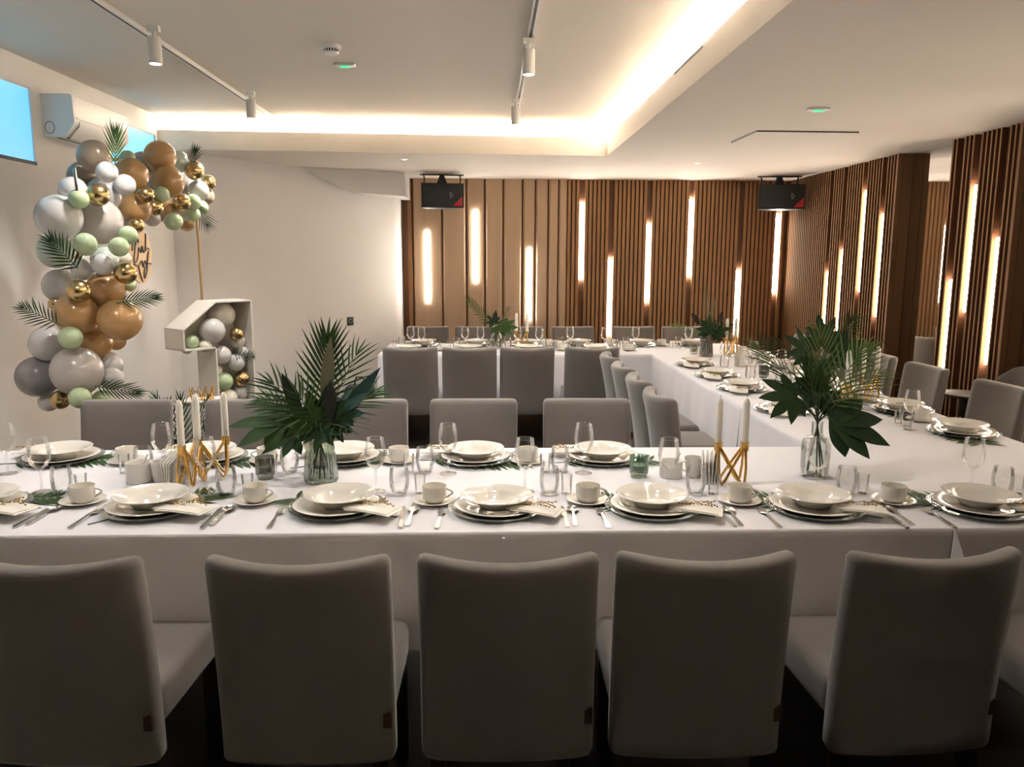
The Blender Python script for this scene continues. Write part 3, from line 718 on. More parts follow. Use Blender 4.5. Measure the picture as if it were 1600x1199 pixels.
# flat palm leaf under a plate
def flat_palm(seed):
    r_ = random.Random(seed); mb = MB()
    mb.tube([(0, -0.24, 0.001), (0, 0.0, 0.0015), (0, 0.22, 0.001)], [0.002, 0.0018, 0.0008], 5)
    for k in range(17):
        y_ = -0.17 + 0.38 * k / 16
        for sd in (-1, 1):
            L = 0.155 * (0.55 + 0.45 * math.sin(math.pi * (k + 2) / 20)) * r_.uniform(0.85, 1.1)
            mb.blade((0, y_, 0.0012), (sd * 0.85, 0.52 + r_.uniform(-0.1, 0.12), r_.uniform(0, 0.02)), (0, 0, 1), L, 0.017, 0.02, 4, 0.4, 0.15, 0.3)
    return mb.mesh('palm_leaf', 'leaf_green', 60)
PALM = [flat_palm(s_) for s_ in (3, 4)]
GRP = {}
def setting(c, rz, place, rnd, full=True, leaf_rot=None, leaf=True, cup=True, no=()):
    """c: plate centre on the cloth; rz: direction the diner faces (0 = +y)"""
    M = Matrix.Rotation(rz, 3, 'Z'); z = TZ + 0.002
    jit = lambda s_=0.008: rnd.uniform(-s_, s_)
    def W(x_, y_, zz=0.0):
        v_ = M @ Vector((x_, y_, 0)); return (c.x + v_.x, c.y + v_.y, z + zz)
    def put(name, me, x_, y_, zz, lab, cat, grp, rot=0.0, kids=()):
        if kids:
            o = empty(name, W(x_, y_, zz), lab + ' ' + place, cat, grp, rz + rot)
            for kn, km in kids: link(kn, km, o)
        else:
            o = tag(link(name, me, None, W(x_, y_, zz), rz + rot), lab + ' ' + place, cat, grp)
        return o
    lz = 0.0
    if leaf:
        put('palm_leaf', rnd.choice(PALM), jit(0.015), 0.035 + jit(), 0.0, 'green palm leaf under plate', 'leaf', 'palm leaves under the plates', R(leaf_rot if leaf_rot is not None else 90 + rnd.uniform(-25, 25)))
        lz = 0.003
    put('glass_charger', ME['charger'], 0, 0, lz, 'clear glass charger plate', 'plate', 'glass charger plates')
    put('dinner_plate', ME['dinner'], jit(0.004), jit(0.004), lz + 0.005, 'cream dinner plate', 'plate', 'dinner plates')
    put('soup_plate', ME['soup'], jit(0.006), 0.008 + jit(0.006), lz + 0.0115, 'cream soup plate', 'plate', 'soup plates')
    if 'napkin' not in no:
        o = put('napkin', None, 0.135 + jit(0.006), -0.075 + jit(0.006), lz + 0.006, 'folded white napkin with gold sprig', 'napkin', 'folded napkins', R(-12 + rnd.uniform(-8, 8)), (('napkin_fold', ME['napkin']), ('gold_sprig', rnd.choice(SPR))))
    if full:
        put('fork', ME['fork'], -0.192 + jit(0.004), -0.088 + jit(0.004), 0, 'steel fork', 'fork', 'forks', R(rnd.uniform(-4, 4)))
        put('knife', ME['knife'], 0.235 + jit(0.004), -0.085 + jit(), 0, 'steel knife', 'knife', 'knives', R(rnd.uniform(-2, 3)))
        put('spoon', ME['spoon'], 0.262 + jit(0.003), -0.075 + jit(), 0, 'steel spoon', 'spoon', 'spoons', R(rnd.uniform(-5, 0)))
    if 'wine' not in no:
        put('wine_glass', None, 0.105 + jit(0.005), 0.215 + jit(0.005), 0.0, 'clear stemmed wine glass', 'glass', 'wine glasses', 0, (('bowl', ME['wine_bowl']), ('rim', ME['wine_rim']), ('stem', ME['wine_stem']), ('foot', ME['wine_foot'])))
    if 'tumbler' not in no: put('tumbler', ME['tumbler'], 0.20 + jit(0.005), 0.185 + jit(0.005), 0.0, 'clear round water tumbler', 'glass', 'water tumblers')
    if 'shot' not in no: put('shot_glass', ME['shot'], 0.268 + jit(0.004), 0.190 + jit(0.005), 0.0, 'small clear shot glass', 'glass', 'shot glasses')
    if cup:
        cx_, cy_ = 0.328 + jit(0.005), 0.078 + jit(0.005)
        if rz != 0: cy_ -= 0.045
        put('saucer', ME['saucer'], cx_, cy_, 0.0, 'cream saucer', 'saucer', 'saucers')
        o = put('coffee_cup', None, cx_, cy_, 0.0046, 'cream coffee cup', 'cup', 'coffee cups', R(rnd.uniform(-15, 25)), (('cup_body', ME['cup']), ('handle', ME['cup_handle'])))
rnd = random.Random(11)
# front table, near side
for i, px in enumerate((-35, 240, 528, 776, 1020, 1272, 1530)):
    c = at_z(px, 797, TZ + 0.002)
    setting(c, 0.0, 'at %s near-side place of front table from left' % ORD[i], rnd, True, leaf_rot=(-60, -40, 60, 80, 60, 58, 60)[i], leaf=(i not in (3,)), cup=(i < 6))
for i, px in enumerate((97, 325, 540, 742, 941)):
    c = at_z(px, 719, TZ + 0.002)
    setting(c, math.pi, 'at %s far-side place of front table from left' % ORD[i], rnd, False, leaf_rot=90 + (10, 0, 25, -8, 5)[i], cup=(i > 0))
for i, yy in enumerate((4.45, 5.20, 5.78, 6.40)):
    setting(Vector((RX0 + 0.19, yy, 0)), -math.pi / 2, 'at %s inner place of right table from front' % ORD[i], rnd, False, leaf=False, cup=False, no=('shot',))
for i, yy in enumerate((3.83, 4.42, 5.02, 5.65, 6.28, 6.9)):
    setting(Vector((RX1 - 0.18, yy, 0)), math.pi / 2, 'at %s wall-side place of right table from front' % ORD[i], rnd, False, leaf_rot=90, leaf=(i < 3))
for i, px in enumerate((640, 733, 826, 930)):
    c = Vector((at_z(px, 548, TZ).x, BN0 + 0.2, 0))
    setting(c, 0.0, 'at %s near-side place of back table from left' % ORD[i], rnd, False, leaf=False, cup=(i != 1))
for i, px in enumerate((667, 745, 820, 896, 990, 1066)):
    c = Vector((at_z(px, 533, TZ).x, BN1 - 0.2, 0))
    setting(c, math.pi, 'at %s far-side place of back table from left' % ORD[i], rnd, False, leaf=False, cup=(i > 1))

# ------------------------------------------------------------------ candles and holders
def wire_holder(loc, rz, label, sep=0.105, h=0.155):
    t = empty('candle_holder', loc, label, 'candle holder', 'gold candle holders', rz)
    r_ = 0.0056
    for s_ in (-1, 1):
        for dy in (-0.028, 0.0, 0.028) if s_ else ():
            pass
    for k, dy in enumerate((-0.03, 0.03)):
        for s_ in (-1, 1):
            p = [(s_ * sep / 2, dy * 0.35, h), (s_ * sep / 2 * 1.02, dy * 0.8, h * 0.45), (s_ * sep / 2 * 0.94, dy, 0.016), (s_ * sep / 2 * 0.76, dy, r_), (s_ * sep / 2 * 0.55, dy, 0.018), (0.0, dy * 0.75, h * 0.45), (-s_ * sep / 2 * 0.86, dy * 0.4, h * 0.93)]
            MB().tube(p, r_, 7).build('wire_loop', 'gold', t)
    for s_ in (-1, 1):
        MB().lathe([(0, h - 0.022), (0.0150, h - 0.022), (0.0172, h + 0.014), (0.0152, h + 0.014), (0.0142, h - 0.015), (0, h - 0.015)], 14, (s_ * sep / 2, 0, 0)).build('cup', 'gold', t)
    return t
CND = MB().lathe([(0, 0), (0.0138, 0), (0.0132, 0.182), (0.0095, 0.196), (0.003, 0.204), (0, 0.205)], 14).mesh('candle_body', 'candle_wax')
WCK = MB().tube([(0, 0, 0.203), (0.001, 0, 0.214)], 0.0012, 5).mesh('wick', 'wick')
def candle(loc, label, lean=(0, 0)):
    o = empty('taper_candle', loc, label, 'candle', 'white taper candles'); o.rotation_euler = (lean[0], lean[1], 0)
    link('candle_body', CND, o); link('wick', WCK, o)
def candle_pair(loc, rz, lab, wh, sep=0.105):
    loc = Vector(loc)
    wire_holder(loc, rz, lab, sep)
    for s_, nm in zip((-1, 1), wh):
        candle(loc + Vector((s_ * sep / 2 * math.cos(rz), s_ * sep / 2 * math.sin(rz), 0.1405)), nm)
zt = TZ + 0.002
q = at_z(1140, 756, zt)
candle_pair(q, 0.0, 'gold wire candle holder crossed like an X beside the clear bottle vase', ('white taper candle, left one in the X holder by clear vase', 'white taper candle, right one in the X holder by clear vase'))
q = at_z(329, 750, zt)
candle_pair(q + Vector((0, 0.04, 0)), R(12), 'gold candle holder behind a wine glass, left of the ribbed vase', ('white taper candle, middle of the three left of ribbed vase', 'white taper candle standing alone nearest the ribbed vase'))
q = at_z(300, 757, zt)
candle_pair(q, R(78), 'gold candle holder seen end-on beside the white sugar bowls', ('white taper candle, leftmost and nearest of the left cluster', 'white taper candle hidden behind the leftmost candle'))
for k, (px, py, rz, nm) in enumerate(((1322, 638, 70, 'end-on'), (1356, 628, 15, 'crossed'))):
    q = at_z(px, py, zt)
    candle_pair(q, R(rz), 'gold %s candle holder behind palm fronds on the right table' % nm, ('white taper candle, left one in the %s holder on right table' % nm, 'white taper candle, right one in the %s holder on right table' % nm))
q = at_z(1141, 556, zt); candle_pair(q, R(25), 'gold candle holder beside the smoky vase at the far corner', ('white taper candle, left one beside the smoky vase', 'white taper candle, right one beside the smoky vase'))
q = Vector((at_y(815, 535, 7.68).x, 7.68, zt)); candle_pair(q, R(0), 'gold candle holder at the middle of the back table', ('white taper candle, left one on the back table', 'white taper candle, right one on the back table'))

# tealights
def tealight(loc, glass, wax, label):
    t = empty('tealight_holder', loc, label, 'tealight', 'glass tealight holders')
    MB().lathe([(0, 0.0), (0.031, 0.0), (0.032, 0.012), (0.036, 0.016), (0.038, 0.025), (0.037, 0.088), (0.0345, 0.088), (0.0345, 0.03), (0.03, 0.02), (0, 0.016)], 48, rib=0.012).build('ribbed_glass', glass, t, sharp=20)
    MB().lathe([(0, 0.022), (0.032, 0.022), (0.033, 0.05), (0.0, 0.048)], 20).build('wax', wax, t)
    MB().tube([(0, 0, 0.047), (0, 0, 0.056)], 0.001, 5).build('wick', 'wick', t)
tealight(at_z(415, 747, zt), 'tealight_smoke', 'wax_yellow', 'smoky ribbed tealight glass left of the ribbed vase')
tealight(at_z(998, 745, zt), 'tealight_green', 'wax_green', 'green ribbed tealight glass left of the sugar jars')
tealight(at_z(1193, 590, zt), 'tealight_smoke', 'wax_green', 'dark smoky tealight glass on the right table')
tealight(at_z(1084, 553, zt), 'tealight_clear', 'wax_yellow', 'pale tealight glass beside the smoky corner vase')

# sugar bowls, creamers, napkin holders
def sugar_bowl(loc, label, m_='ceramic_cup_white', r=0.052, h=0.078):
    t = empty('sugar_bowl', loc, label, 'bowl', 'table sugar bowls')
    MB().lathe([(0, 0), (r * 0.94, 0), (r, 0.006), (r, h - 0.004), (r - 0.002, h), (r - 0.005, h - 0.004), (r - 0.005, 0.01), (0, 0.008)], 28).build('bowl', m_, t)
    MB().lathe([(0, 0.008), (r - 0.006, 0.01), (r - 0.006, h * 0.55), (0, h * 0.62)], 16).build('sugar', 'napkin_paper', t)
    MB().tube([(0.0, 0, h * 0.6), (0.02, 0.0, h * 0.95), (0.036, 0, h + 0.03)], [0.004, 0.0022, 0.003], 6).build('spoon', 'steel', t)
def creamer(loc, label, rz=0.0):
    t = empty('milk_jug', loc, label, 'jug', 'table milk jugs', rz)
    MB().lathe([(0, 0), (0.026, 0), (0.030, 0.006), (0.037, 0.075), (0.038, 0.082), (0.036, 0.081), (0.028, 0.008), (0, 0.006)], 24).build('jug', 'ceramic_cup_white', t)
    MB().tube([(0.034, 0, 0.070), (0.056, 0, 0.066), (0.058, 0, 0.04), (0.034, 0, 0.022)], 0.0035, 7).build('handle', 'ceramic_cup_white', t)
    MB().prism([(-0.034, -0.010, 0.081), (-0.034, 0.010, 0.081), (-0.049, 0, 0.086)], (0, 0, -0.012)).build('spout', 'ceramic_cup_white', t, recalc=True)
def napkin_stand(loc, label, rz=0.0):
    t = empty('napkin_stand', loc, label, 'napkin holder', 'table napkin stands', rz)
    MB().rbox(-0.05, 0.05, -0.03, 0.03, 0, 0.008, 0.003).build('base', 'ceramic_cup_white', t)
    for s_ in (-1, 1):
        poly = [(-0.045, s_ * 0.024, 0.006)] + [(-0.045 * math.cos(math.pi * k / 8), s_ * 0.030, 0.06 + 0.04 * math.sin(math.pi * k / 8)) for k in range(9)] + [(0.045, s_ * 0.024, 0.006)]
        MB().prism(poly, (0, 0.004 * s_, 0)).build('side_plate', 'ceramic_cup_white', t, recalc=True)
    for k in range(4):
        y_ = -0.016 + 0.010 * k
        MB().prism([(-0.055, y_, 0.008), (-0.055, y_ + 0.006 * (k - 1.5), 0.09), (0, y_ + 0.008 * (k - 1.5), 0.128), (0.055, y_ + 0.006 * (k - 1.5), 0.09), (0.055, y_, 0.008)], (0, 0.004, 0)).build('folded_napkin', 'napkin_paper', t, recalc=True)
sugar_bowl(at_z(219, 752, zt), 'wide white sugar bowl on the left of front table')
creamer(at_z(252, 752, zt), 'white milk jug between sugar bowl and napkin stand on front table', R(70))
napkin_stand(at_z(278, 755, zt), 'white napkin stand leaning towards the left gold candle holder', R(62))
sugar_bowl(at_z(1048, 745, zt), 'white sugar bowl with steel spoon beside the green tealight', r=0.046, h=0.068)
creamer(at_z(1083, 745, zt), 'white milk jug left of the X-shaped candle holder', R(200))
napkin_stand(at_z(1108, 752, zt), 'white napkin stand right against the X-shaped candle holder', R(80))
napkin_stand(at_z(1158, 572, zt), 'white napkin stand beside the far corner vase', R(20))
sugar_bowl(at_z(1168, 560, zt), 'white sugar bowl beside the far corner vase')
sugar_bowl(Vector((at_y(848, 534, 7.7).x, 7.70, zt)), 'white sugar bowl on the back table')
creamer(Vector((at_y(868, 534, 7.62).x, 7.62, zt)), 'white milk jug on the back table', R(150))

# ================================================================== FOLIAGE
def frond_mb(base, d, nrm, L, n, ll, droop=0.25, start=0.25, w=0.012, ang=0.9, seed=0, ldroop=0.25):
    r_ = random.Random(seed); base = Vector(base); d = Vector(d).normalized(); nrm = Vector(nrm); nrm = (nrm - d * nrm.dot(d)).normalized(); sd = d.cross(nrm)
    P = lambda t_: base + d * L * t_ - nrm * droop * L * t_ * t_
    st = MB().tube([P(k / 8) for k in range(9)], [0.0035 * (1 - 0.08 * k) for k in range(9)], 6)
    lf = MB(); n = max(6, int(n * 0.72)); w *= 0.78; ll *= 1.08
    for k in range(n):
        t_ = start + (1 - start) * k / (n - 1); tg = (P(t_ + 0.02) - P(t_ - 0.02)).normalized()
        a = ang * (1.15 - 0.75 * ((t_ - start) / (1 - start)))
        for s_ in (-1, 1):
            l_ = ll * (0.45 + 0.55 * math.sin(math.pi * (0.15 + 0.75 * (t_ - start) / (1 - start)))) * r_.uniform(0.85, 1.12)
            dv = tg * math.cos(a) + sd * s_ * math.sin(a) + nrm * r_.uniform(0.0, 0.25)
            lf.blade(P(t_), dv, nrm, l_, w, ldroop * r_.uniform(0.5, 1.4), 5, 0.35, 0.25, 0.35)
    tg = (P(1.0) - P(0.95)).normalized(); lf.blade(P(1.0), tg, nrm, ll * 0.6, w, 0.1, 4, 0.35, 0.25, 0.4)
    return st, lf
def add_frond(parent, base, d, nrm, L, n, ll, mt='leaf_green', **k):
    st, lf = frond_mb(base, d, nrm, L, n, ll, **k)
    o = lf.build('palm_frond', mt, parent, sharp=60); st.build('stem', 'stem_green', o); return o
def lone_frond(base, d, nrm, L, n, ll, label, mt='leaf_green', **k):
    st, lf = frond_mb((0, 0, 0), d, nrm, L, n, ll, **k)
    o = lf.build('palm_frond', mt, None, sharp=60); o.location = base; st.build('stem', 'stem_green', o)
    return tag(o, label, 'palm frond', 'palm fronds in the balloon decoration')
def add_fatsia(parent, root, c, d, nrm, size, mt='leaf_dark', lobes=7, spread=125, droop=0.25, seed=0):
    r_ = random.Random(seed); c = Vector(c); d = Vector(d).normalized(); nrm = Vector(nrm); nrm = (nrm - d * nrm.dot(d)).normalized(); sd = d.cross(nrm)
    mb = MB()
    for k in range(lobes):
        a = R(-spread + 2 * spread * k / (lobes - 1)); l_ = size * (1 - 0.38 * abs(a) / R(spread)) * r_.uniform(0.92, 1.06)
        dv = d * math.cos(a) + sd * math.sin(a)
        mb.blade(c - dv * size * 0.03 + nrm * 0.0006 * (k % 3), dv, nrm, l_, size * 0.30, droop * r_.uniform(0.7, 1.3), 9, 0.55, 0.10, 0.42)
    o = mb.build('fatsia_leaf', mt, parent, sharp=60)
    root = Vector(root); mid = root.lerp(c, 0.55) + Vector((0, 0, 0.03))
    MB().tube([root, mid, c], [0.0035, 0.003, 0.0025], 6).build('leaf_stalk', 'stem_green', o)
    return o
def add_blade(parent, base, d, nrm, L, W_, mt, droop=0.1, stalk=None, name='leaf', fold=0.2):
    o = MB().blade(base, d, nrm, L, W_, droop, 10, 0.5, fold, 0.2).build(name, mt, parent, sharp=60)
    if stalk is not None: MB().tube([stalk, base], 0.0025, 6).build('leaf_stalk', 'stem_green', o)
    return o
up_ = Vector((0, 0, 1)); tocam = Vector((0, -1, 0))
def ribbed_vase(loc, m_, label, r0=0.066, r1=0.047, h=0.195, n=64):
    t = empty('vase', loc, label, 'vase', 'vases with foliage')
    MB().lathe([(0, 0.0), (r0 * 0.94, 0.0), (r0, 0.006), (r0 * 0.995, 0.03), (r0 * 0.88, h * 0.6), (r1, h), (r1 - 0.003, h), (r0 * 0.84, h * 0.6), (r0 * 0.93, 0.03), (r0 * 0.9, 0.012), (0, 0.010)], n, rib=0.014).build('ribbed_glass', m_, t, sharp=15)
    MB().lathe([(0, 0.012), (r0 * 0.88, 0.013), (r0 * 0.86, h * 0.42), (0, h * 0.42)], 20).build('water', 'water', t)
    return t
def stems(parent, n, r0, r1, h, seed):
    r_ = random.Random(seed)
    for k in range(n):
        a = r_.uniform(0, 6.28); b_ = a + math.pi + r_.uniform(-0.7, 0.7)
        MB().tube([(r0 * math.cos(a), r0 * math.sin(a), 0.018), (r1 * 0.5 * math.cos(b_), r1 * 0.5 * math.sin(b_), h), (r1 * 1.2 * math.cos(b_), r1 * 1.2 * math.sin(b_), h + 0.06)], 0.0032, 6).build('stem', 'stem_green', parent)

# --- vase 1: ribbed vase, front table left
v1 = at_z(502, 751, zt); ribbed_vase(v1, 'vase_ribbed', 'flared ribbed grey-green glass vase on the front table')
b1_ = empty('leaf_bouquet', v1, 'bouquet of palm and broad leaves in the ribbed front vase', 'bouquet', 'foliage bouquets')
stems(b1_, 6, 0.045, 0.03, 0.19, 1)
T1 = Vector((0, 0, 0.20))
add_frond(b1_, T1, (0.10, 0.12, 1.0), (0.1, -1, 0.1), 0.345, 17, 0.17, 'leaf_green', droop=-0.02, start=0.3, w=0.016, ang=0.75, seed=1, ldroop=0.05)
add_frond(b1_, T1, (0.42, 0.25, 1.0), (-0.3, -1, 0.35), 0.33, 12, 0.14, 'leaf_green', droop=0.1, start=0.4, w=0.010, seed=2)
add_frond(b1_, T1, (-0.35, -0.25, 0.55), (0.1, -0.4, 1), 0.20, 12, 0.16, 'leaf_green', droop=0.35, start=0.2, w=0.011, ang=1.2, seed=3)
add_frond(b1_, T1, (0.25, -0.35, 0.35), (0.1, -0.3, 1), 0.19, 12, 0.15, 'leaf_dark', droop=0.5, start=0.15, w=0.011, ang=1.2, seed=4)
add_frond(b1_, T1, (-0.55, 0.0, 0.75), (0.4, -0.6, 0.6), 0.25, 12, 0.15, 'leaf_dark', droop=0.2, start=0.3, w=0.013, ang=1.0, seed=5)
add_frond(b1_, T1, (0.62, 0.15, 0.55), (-0.3, -0.7, 0.7), 0.26, 14, 0.13, 'leaf_green', droop=0.2, start=0.35, w=0.010, seed=6)
add_fatsia(b1_, T1, (-0.14, -0.02, 0.235), (-1, 0.0, 0.14), (0.2, -0.55, 0.8), 0.225, 'leaf_green', 5, 75, 0.28, seed=1)
add_fatsia(b1_, T1, (-0.09, -0.06, 0.19), (-0.8, -0.4, -0.25), (-0.2, -0.7, 0.7), 0.13, 'leaf_dark', 5, 90, 0.2, seed=2)
add_fatsia(b1_, T1, (0.08, -0.02, 0.27), (0.75, 0.0, 0.6), (-0.4, -0.8, 0.4), 0.15, 'leaf_teal', 5, 70, 0.1, seed=3)
add_fatsia(b1_, T1, (0.02, -0.06, 0.21), (0.2, -0.7, -0.3), (0, -0.6, 0.7), 0.11, 'leaf_dark', 6, 110, 0.2, seed=4)
add_fatsia(b1_, T1, (0.02, 0.0, 0.25), (-0.2, -0.2, 0.9), (0, -1, 0.2), 0.15, 'leaf_dark', 6, 100, 0.1, seed=14)
add_frond(b1_, T1, (-0.1, -0.45, 0.6), (0.0, -0.6, 0.6), 0.17, 14, 0.15, 'leaf_green', droop=0.3, start=0.1, w=0.013, ang=1.3, seed=7)
add_fatsia(b1_, T1, (-0.03, -0.04, 0.24), (-0.4, -0.3, 0.6), (0, -1, 0.3), 0.14, 'leaf_green', 7, 120, 0.1, seed=15)
add_fatsia(b1_, T1, (0.06, -0.03, 0.24), (0.6, -0.3, 0.3), (0, -1, 0.3), 0.13, 'leaf_dark', 7, 120, 0.1, seed=16)
add_frond(b1_, T1, (-0.75, 0.05, 0.55), (0.2, -0.6, 0.7), 0.24, 14, 0.13, 'leaf_green', droop=0.2, start=0.3, w=0.011, ang=0.9, seed=8)
add_blade(b1_, (0.025, -0.01, 0.26), (0.10, 0.0, 1.0), (-0.1, -1, 0), 0.32, 0.055, 'leaf_olive', 0.02, T1)
add_blade(b1_, (0.05, -0.03, 0.24), (0.03, 0.0, 1.0), (0, -1, 0), 0.17, 0.05, 'leaf_black', 0.02, T1)
add_blade(b1_, (-0.06, -0.01, 0.25), (-0.42, 0.0, 1.0), (0, -1, 0.1), 0.20, 0.05, 'leaf_black', 0.03, T1)
add_blade(b1_, (0.06, 0.0, 0.22), (0.75, 0.0, 0.95), (-0.3, -1, 0), 0.30, 0.055, 'leaf_teal', 0.0, T1)

# --- vase 2: clear bottle vase, front table right
v2 = at_z(1272, 745, zt)
t = empty('vase', v2, 'clear bottle-shaped glass vase on the front table', 'vase', 'vases with foliage')
MB().lathe([(0, 0.0), (0.048, 0.0), (0.055, 0.008), (0.057, 0.05), (0.058, 0.125), (0.055, 0.148), (0.044, 0.163), (0.026, 0.172), (0.0225, 0.180), (0.0215, 0.22), (0.0235, 0.228)], 32).build('bottle', 'vase_clear', t)
MB().lathe([(0.0235 , 0.228), (0.0205, 0.222), (0.0200, 0.178), (0.026, 0.167), (0.043, 0.159), (0.052, 0.146), (0.055, 0.125), (0.054, 0.05), (0.050, 0.016), (0, 0.012)], 32).build('inner_wall', 'vase_clear', t)
MB().lathe([(0, 0.014), (0.049, 0.017), (0.052, 0.05), (0.053, 0.105), (0, 0.105)], 24).build('water', 'water', t)
b2_ = empty('leaf_bouquet', v2, 'bouquet of palm fronds and big lobed leaves in the clear vase', 'bouquet', 'foliage bouquets')
for k, (ax, ay) in enumerate(((-0.035, 0.0), (0.03, 0.01), (0.035, -0.012), (-0.02, 0.02), (0.0, -0.02))):
    MB().tube([(ax, ay, 0.02), (ax * 0.2, ay * 0.2, 0.17), (-ax * 0.15, 0, 0.24)], 0.0038, 6).build('stem', 'stem_green', b2_)
T2 = Vector((0, 0, 0.225))
add_frond(b2_, T2, (0.48, 0.1, 1.0), (-0.5, -0.7, 0.5), 0.36, 18, 0.17, 'leaf_light', droop=0.30, start=0.25, w=0.011, ang=0.8, seed=11, ldroop=0.2)
add_frond(b2_, T2, (0.10, 0.2, 1.0), (0.0, -1, 0.2), 0.33, 16, 0.16, 'leaf_light', droop=0.1, start=0.3, w=0.011, ang=0.7, seed=12, ldroop=0.15)
add_frond(b2_, T2, (-0.55, 0.1, 1.0), (0.5, -0.7, 0.5), 0.36, 16, 0.15, 'leaf_green', droop=0.22, start=0.2, w=0.010, ang=0.8, seed=13)
add_frond(b2_, T2, (0.75, 0.15, 0.75), (-0.3, -0.6, 0.8), 0.34, 16, 0.15, 'leaf_light', droop=0.28, start=0.3, w=0.009, ang=0.9, seed=14)
add_frond(b2_, T2, (-0.25, -0.1, 1.0), (0.2, -1, 0.2), 0.24, 12, 0.13, 'leaf_green', droop=0.05, start=0.1, w=0.011, ang=0.6, seed=15)
add_fatsia(b2_, T2, (-0.115, -0.02, 0.335), (-0.75, -0.1, 0.05), (0.25, -0.8, 0.6), 0.155, 'leaf_dark', 7, 120, 0.18, seed=5)
add_fatsia(b2_, T2, (0.05, -0.03, 0.235), (0.95, -0.1, -0.10), (0.0, -0.75, 0.7), 0.27, 'leaf_dark', 6, 75, 0.12, seed=6)
add_fatsia(b2_, T2, (-0.02, 0.0, 0.36), (-0.1, 0.0, 1), (0, -1, 0.1), 0.13, 'leaf_green', 6, 90, 0.1, seed=7)
add_fatsia(b2_, T2, (0.02, 0.05, 0.30), (0.3, 0.3, 0.6), (0, -0.8, 0.6), 0.14, 'leaf_dark', 7, 120, 0.2, seed=8)

# --- vase 3: dark bouquet on the right table
v3 = Vector((2.10, 4.92, zt))
ribbed_vase(v3, 'vase_smoke', 'smoky ribbed vase hidden behind fronds on the right table', 0.06, 0.05, 0.19, 48)
b3_ = empty('leaf_bouquet', v3, 'dark green bouquet behind the clear vase, on the right table', 'bouquet', 'foliage bouquets')
stems(b3_, 5, 0.04, 0.03, 0.18, 3)
T3 = Vector((0, 0, 0.19))
add_fatsia(b3_, T3, (0.03, -0.03, 0.36), (0.1, -0.1, 1), (0, -1, 0.15), 0.19, 'leaf_dark', 8, 130, 0.12, seed=21)
add_fatsia(b3_, T3, (-0.08, -0.04, 0.30), (-0.5, -0.2, 0.4), (0, -0.9, 0.5), 0.19, 'leaf_dark', 7, 120, 0.2, seed=22)
add_fatsia(b3_, T3, (0.12, -0.03, 0.30), (0.7, -0.1, 0.3), (0, -0.9, 0.5), 0.20, 'leaf_dark', 7, 120, 0.15, seed=23)
add_fatsia(b3_, T3, (0.0, -0.08, 0.22), (0.0, -0.5, -0.5), (0, -0.9, 0.4), 0.17, 'leaf_dark', 7, 120, 0.15, seed=24)
add_frond(b3_, T3, (-0.8, 0.0, 0.55), (0.2, -0.7, 0.7), 0.34, 14, 0.17, 'leaf_dark', droop=0.15, start=0.3, w=0.010, seed=25)
add_frond(b3_, T3, (0.65, 0.0, 0.85), (-0.4, -0.8, 0.4), 0.38, 18, 0.14, 'leaf_green', droop=0.1, start=0.35, w=0.011, seed=26)
add_frond(b3_, T3, (0.75, -0.2, 0.3), (0.0, -0.7, 0.7), 0.30, 12, 0.15, 'leaf_green', droop=0.3, start=0.3, w=0.012, seed=27)
add_blade(b3_, (0.12, -0.03, 0.20), (0.75, -0.1, 0.45), (0, -0.9, 0.3), 0.30, 0.12, 'leaf_green', 0.2, T3)

# --- vase 4: far corner
v4 = at_z(1103, 557, zt)
ribbed_vase(v4, 'vase_smoke', 'smoky straight glass vase at the far corner of the tables', 0.062, 0.060, 0.19, 48)
b4_ = empty('leaf_bouquet', v4, 'tall airy bouquet with fine twigs in the far corner vase', 'bouquet', 'foliage bouquets')
stems(b4_, 6, 0.05, 0.03, 0.18, 4)
T4 = Vector((0, 0, 0.17))
add_frond(b4_, T4, (-0.85, 0, 0.40), (0, -0.6, 0.8), 0.30, 14, 0.12, 'leaf_light', droop=0.1, start=0.25, w=0.010, seed=41)
add_frond(b4_, T4, (0.75, 0, 0.5), (0, -0.6, 0.8), 0.24, 12, 0.11, 'leaf_green', droop=0.15, start=0.25, w=0.010, seed=42)
add_frond(b4_, T4, (-0.05, 0, 1.0), (0, -1, 0), 0.42, 22, 0.09, 'leaf_olive', droop=0.02, start=0.25, w=0.006, ang=0.6, seed=43)
add_frond(b4_, T4, (0.18, 0, 1.0), (0, -1, 0), 0.34, 20, 0.08, 'leaf_olive', droop=0.04, start=0.25, w=0.006, ang=0.6, seed=44)
add_fatsia(b4_, T4, (0.0, -0.04, 0.24), (-0.2, -0.2, 0.6), (0, -1, 0.4), 0.16, 'leaf_dark', 8, 140, 0.15, seed=45)
add_fatsia(b4_, T4, (0.07, 0.0, 0.22), (0.5, -0.2, 0.2), (0, -0.9, 0.5), 0.15, 'leaf_dark', 7, 120, 0.2, seed=46)
add_blade(b4_, (-0.07, 0, 0.29), (-0.55, 0, 0.7), (0, -1, 0), 0.13, 0.05, 'leaf_black', 0.0, T4)
add_blade(b4_, (0.11, 0, 0.29), (0.12, 0, 0.8), (0, -1, 0), 0.12, 0.045, 'leaf_black', 0.0, T4)
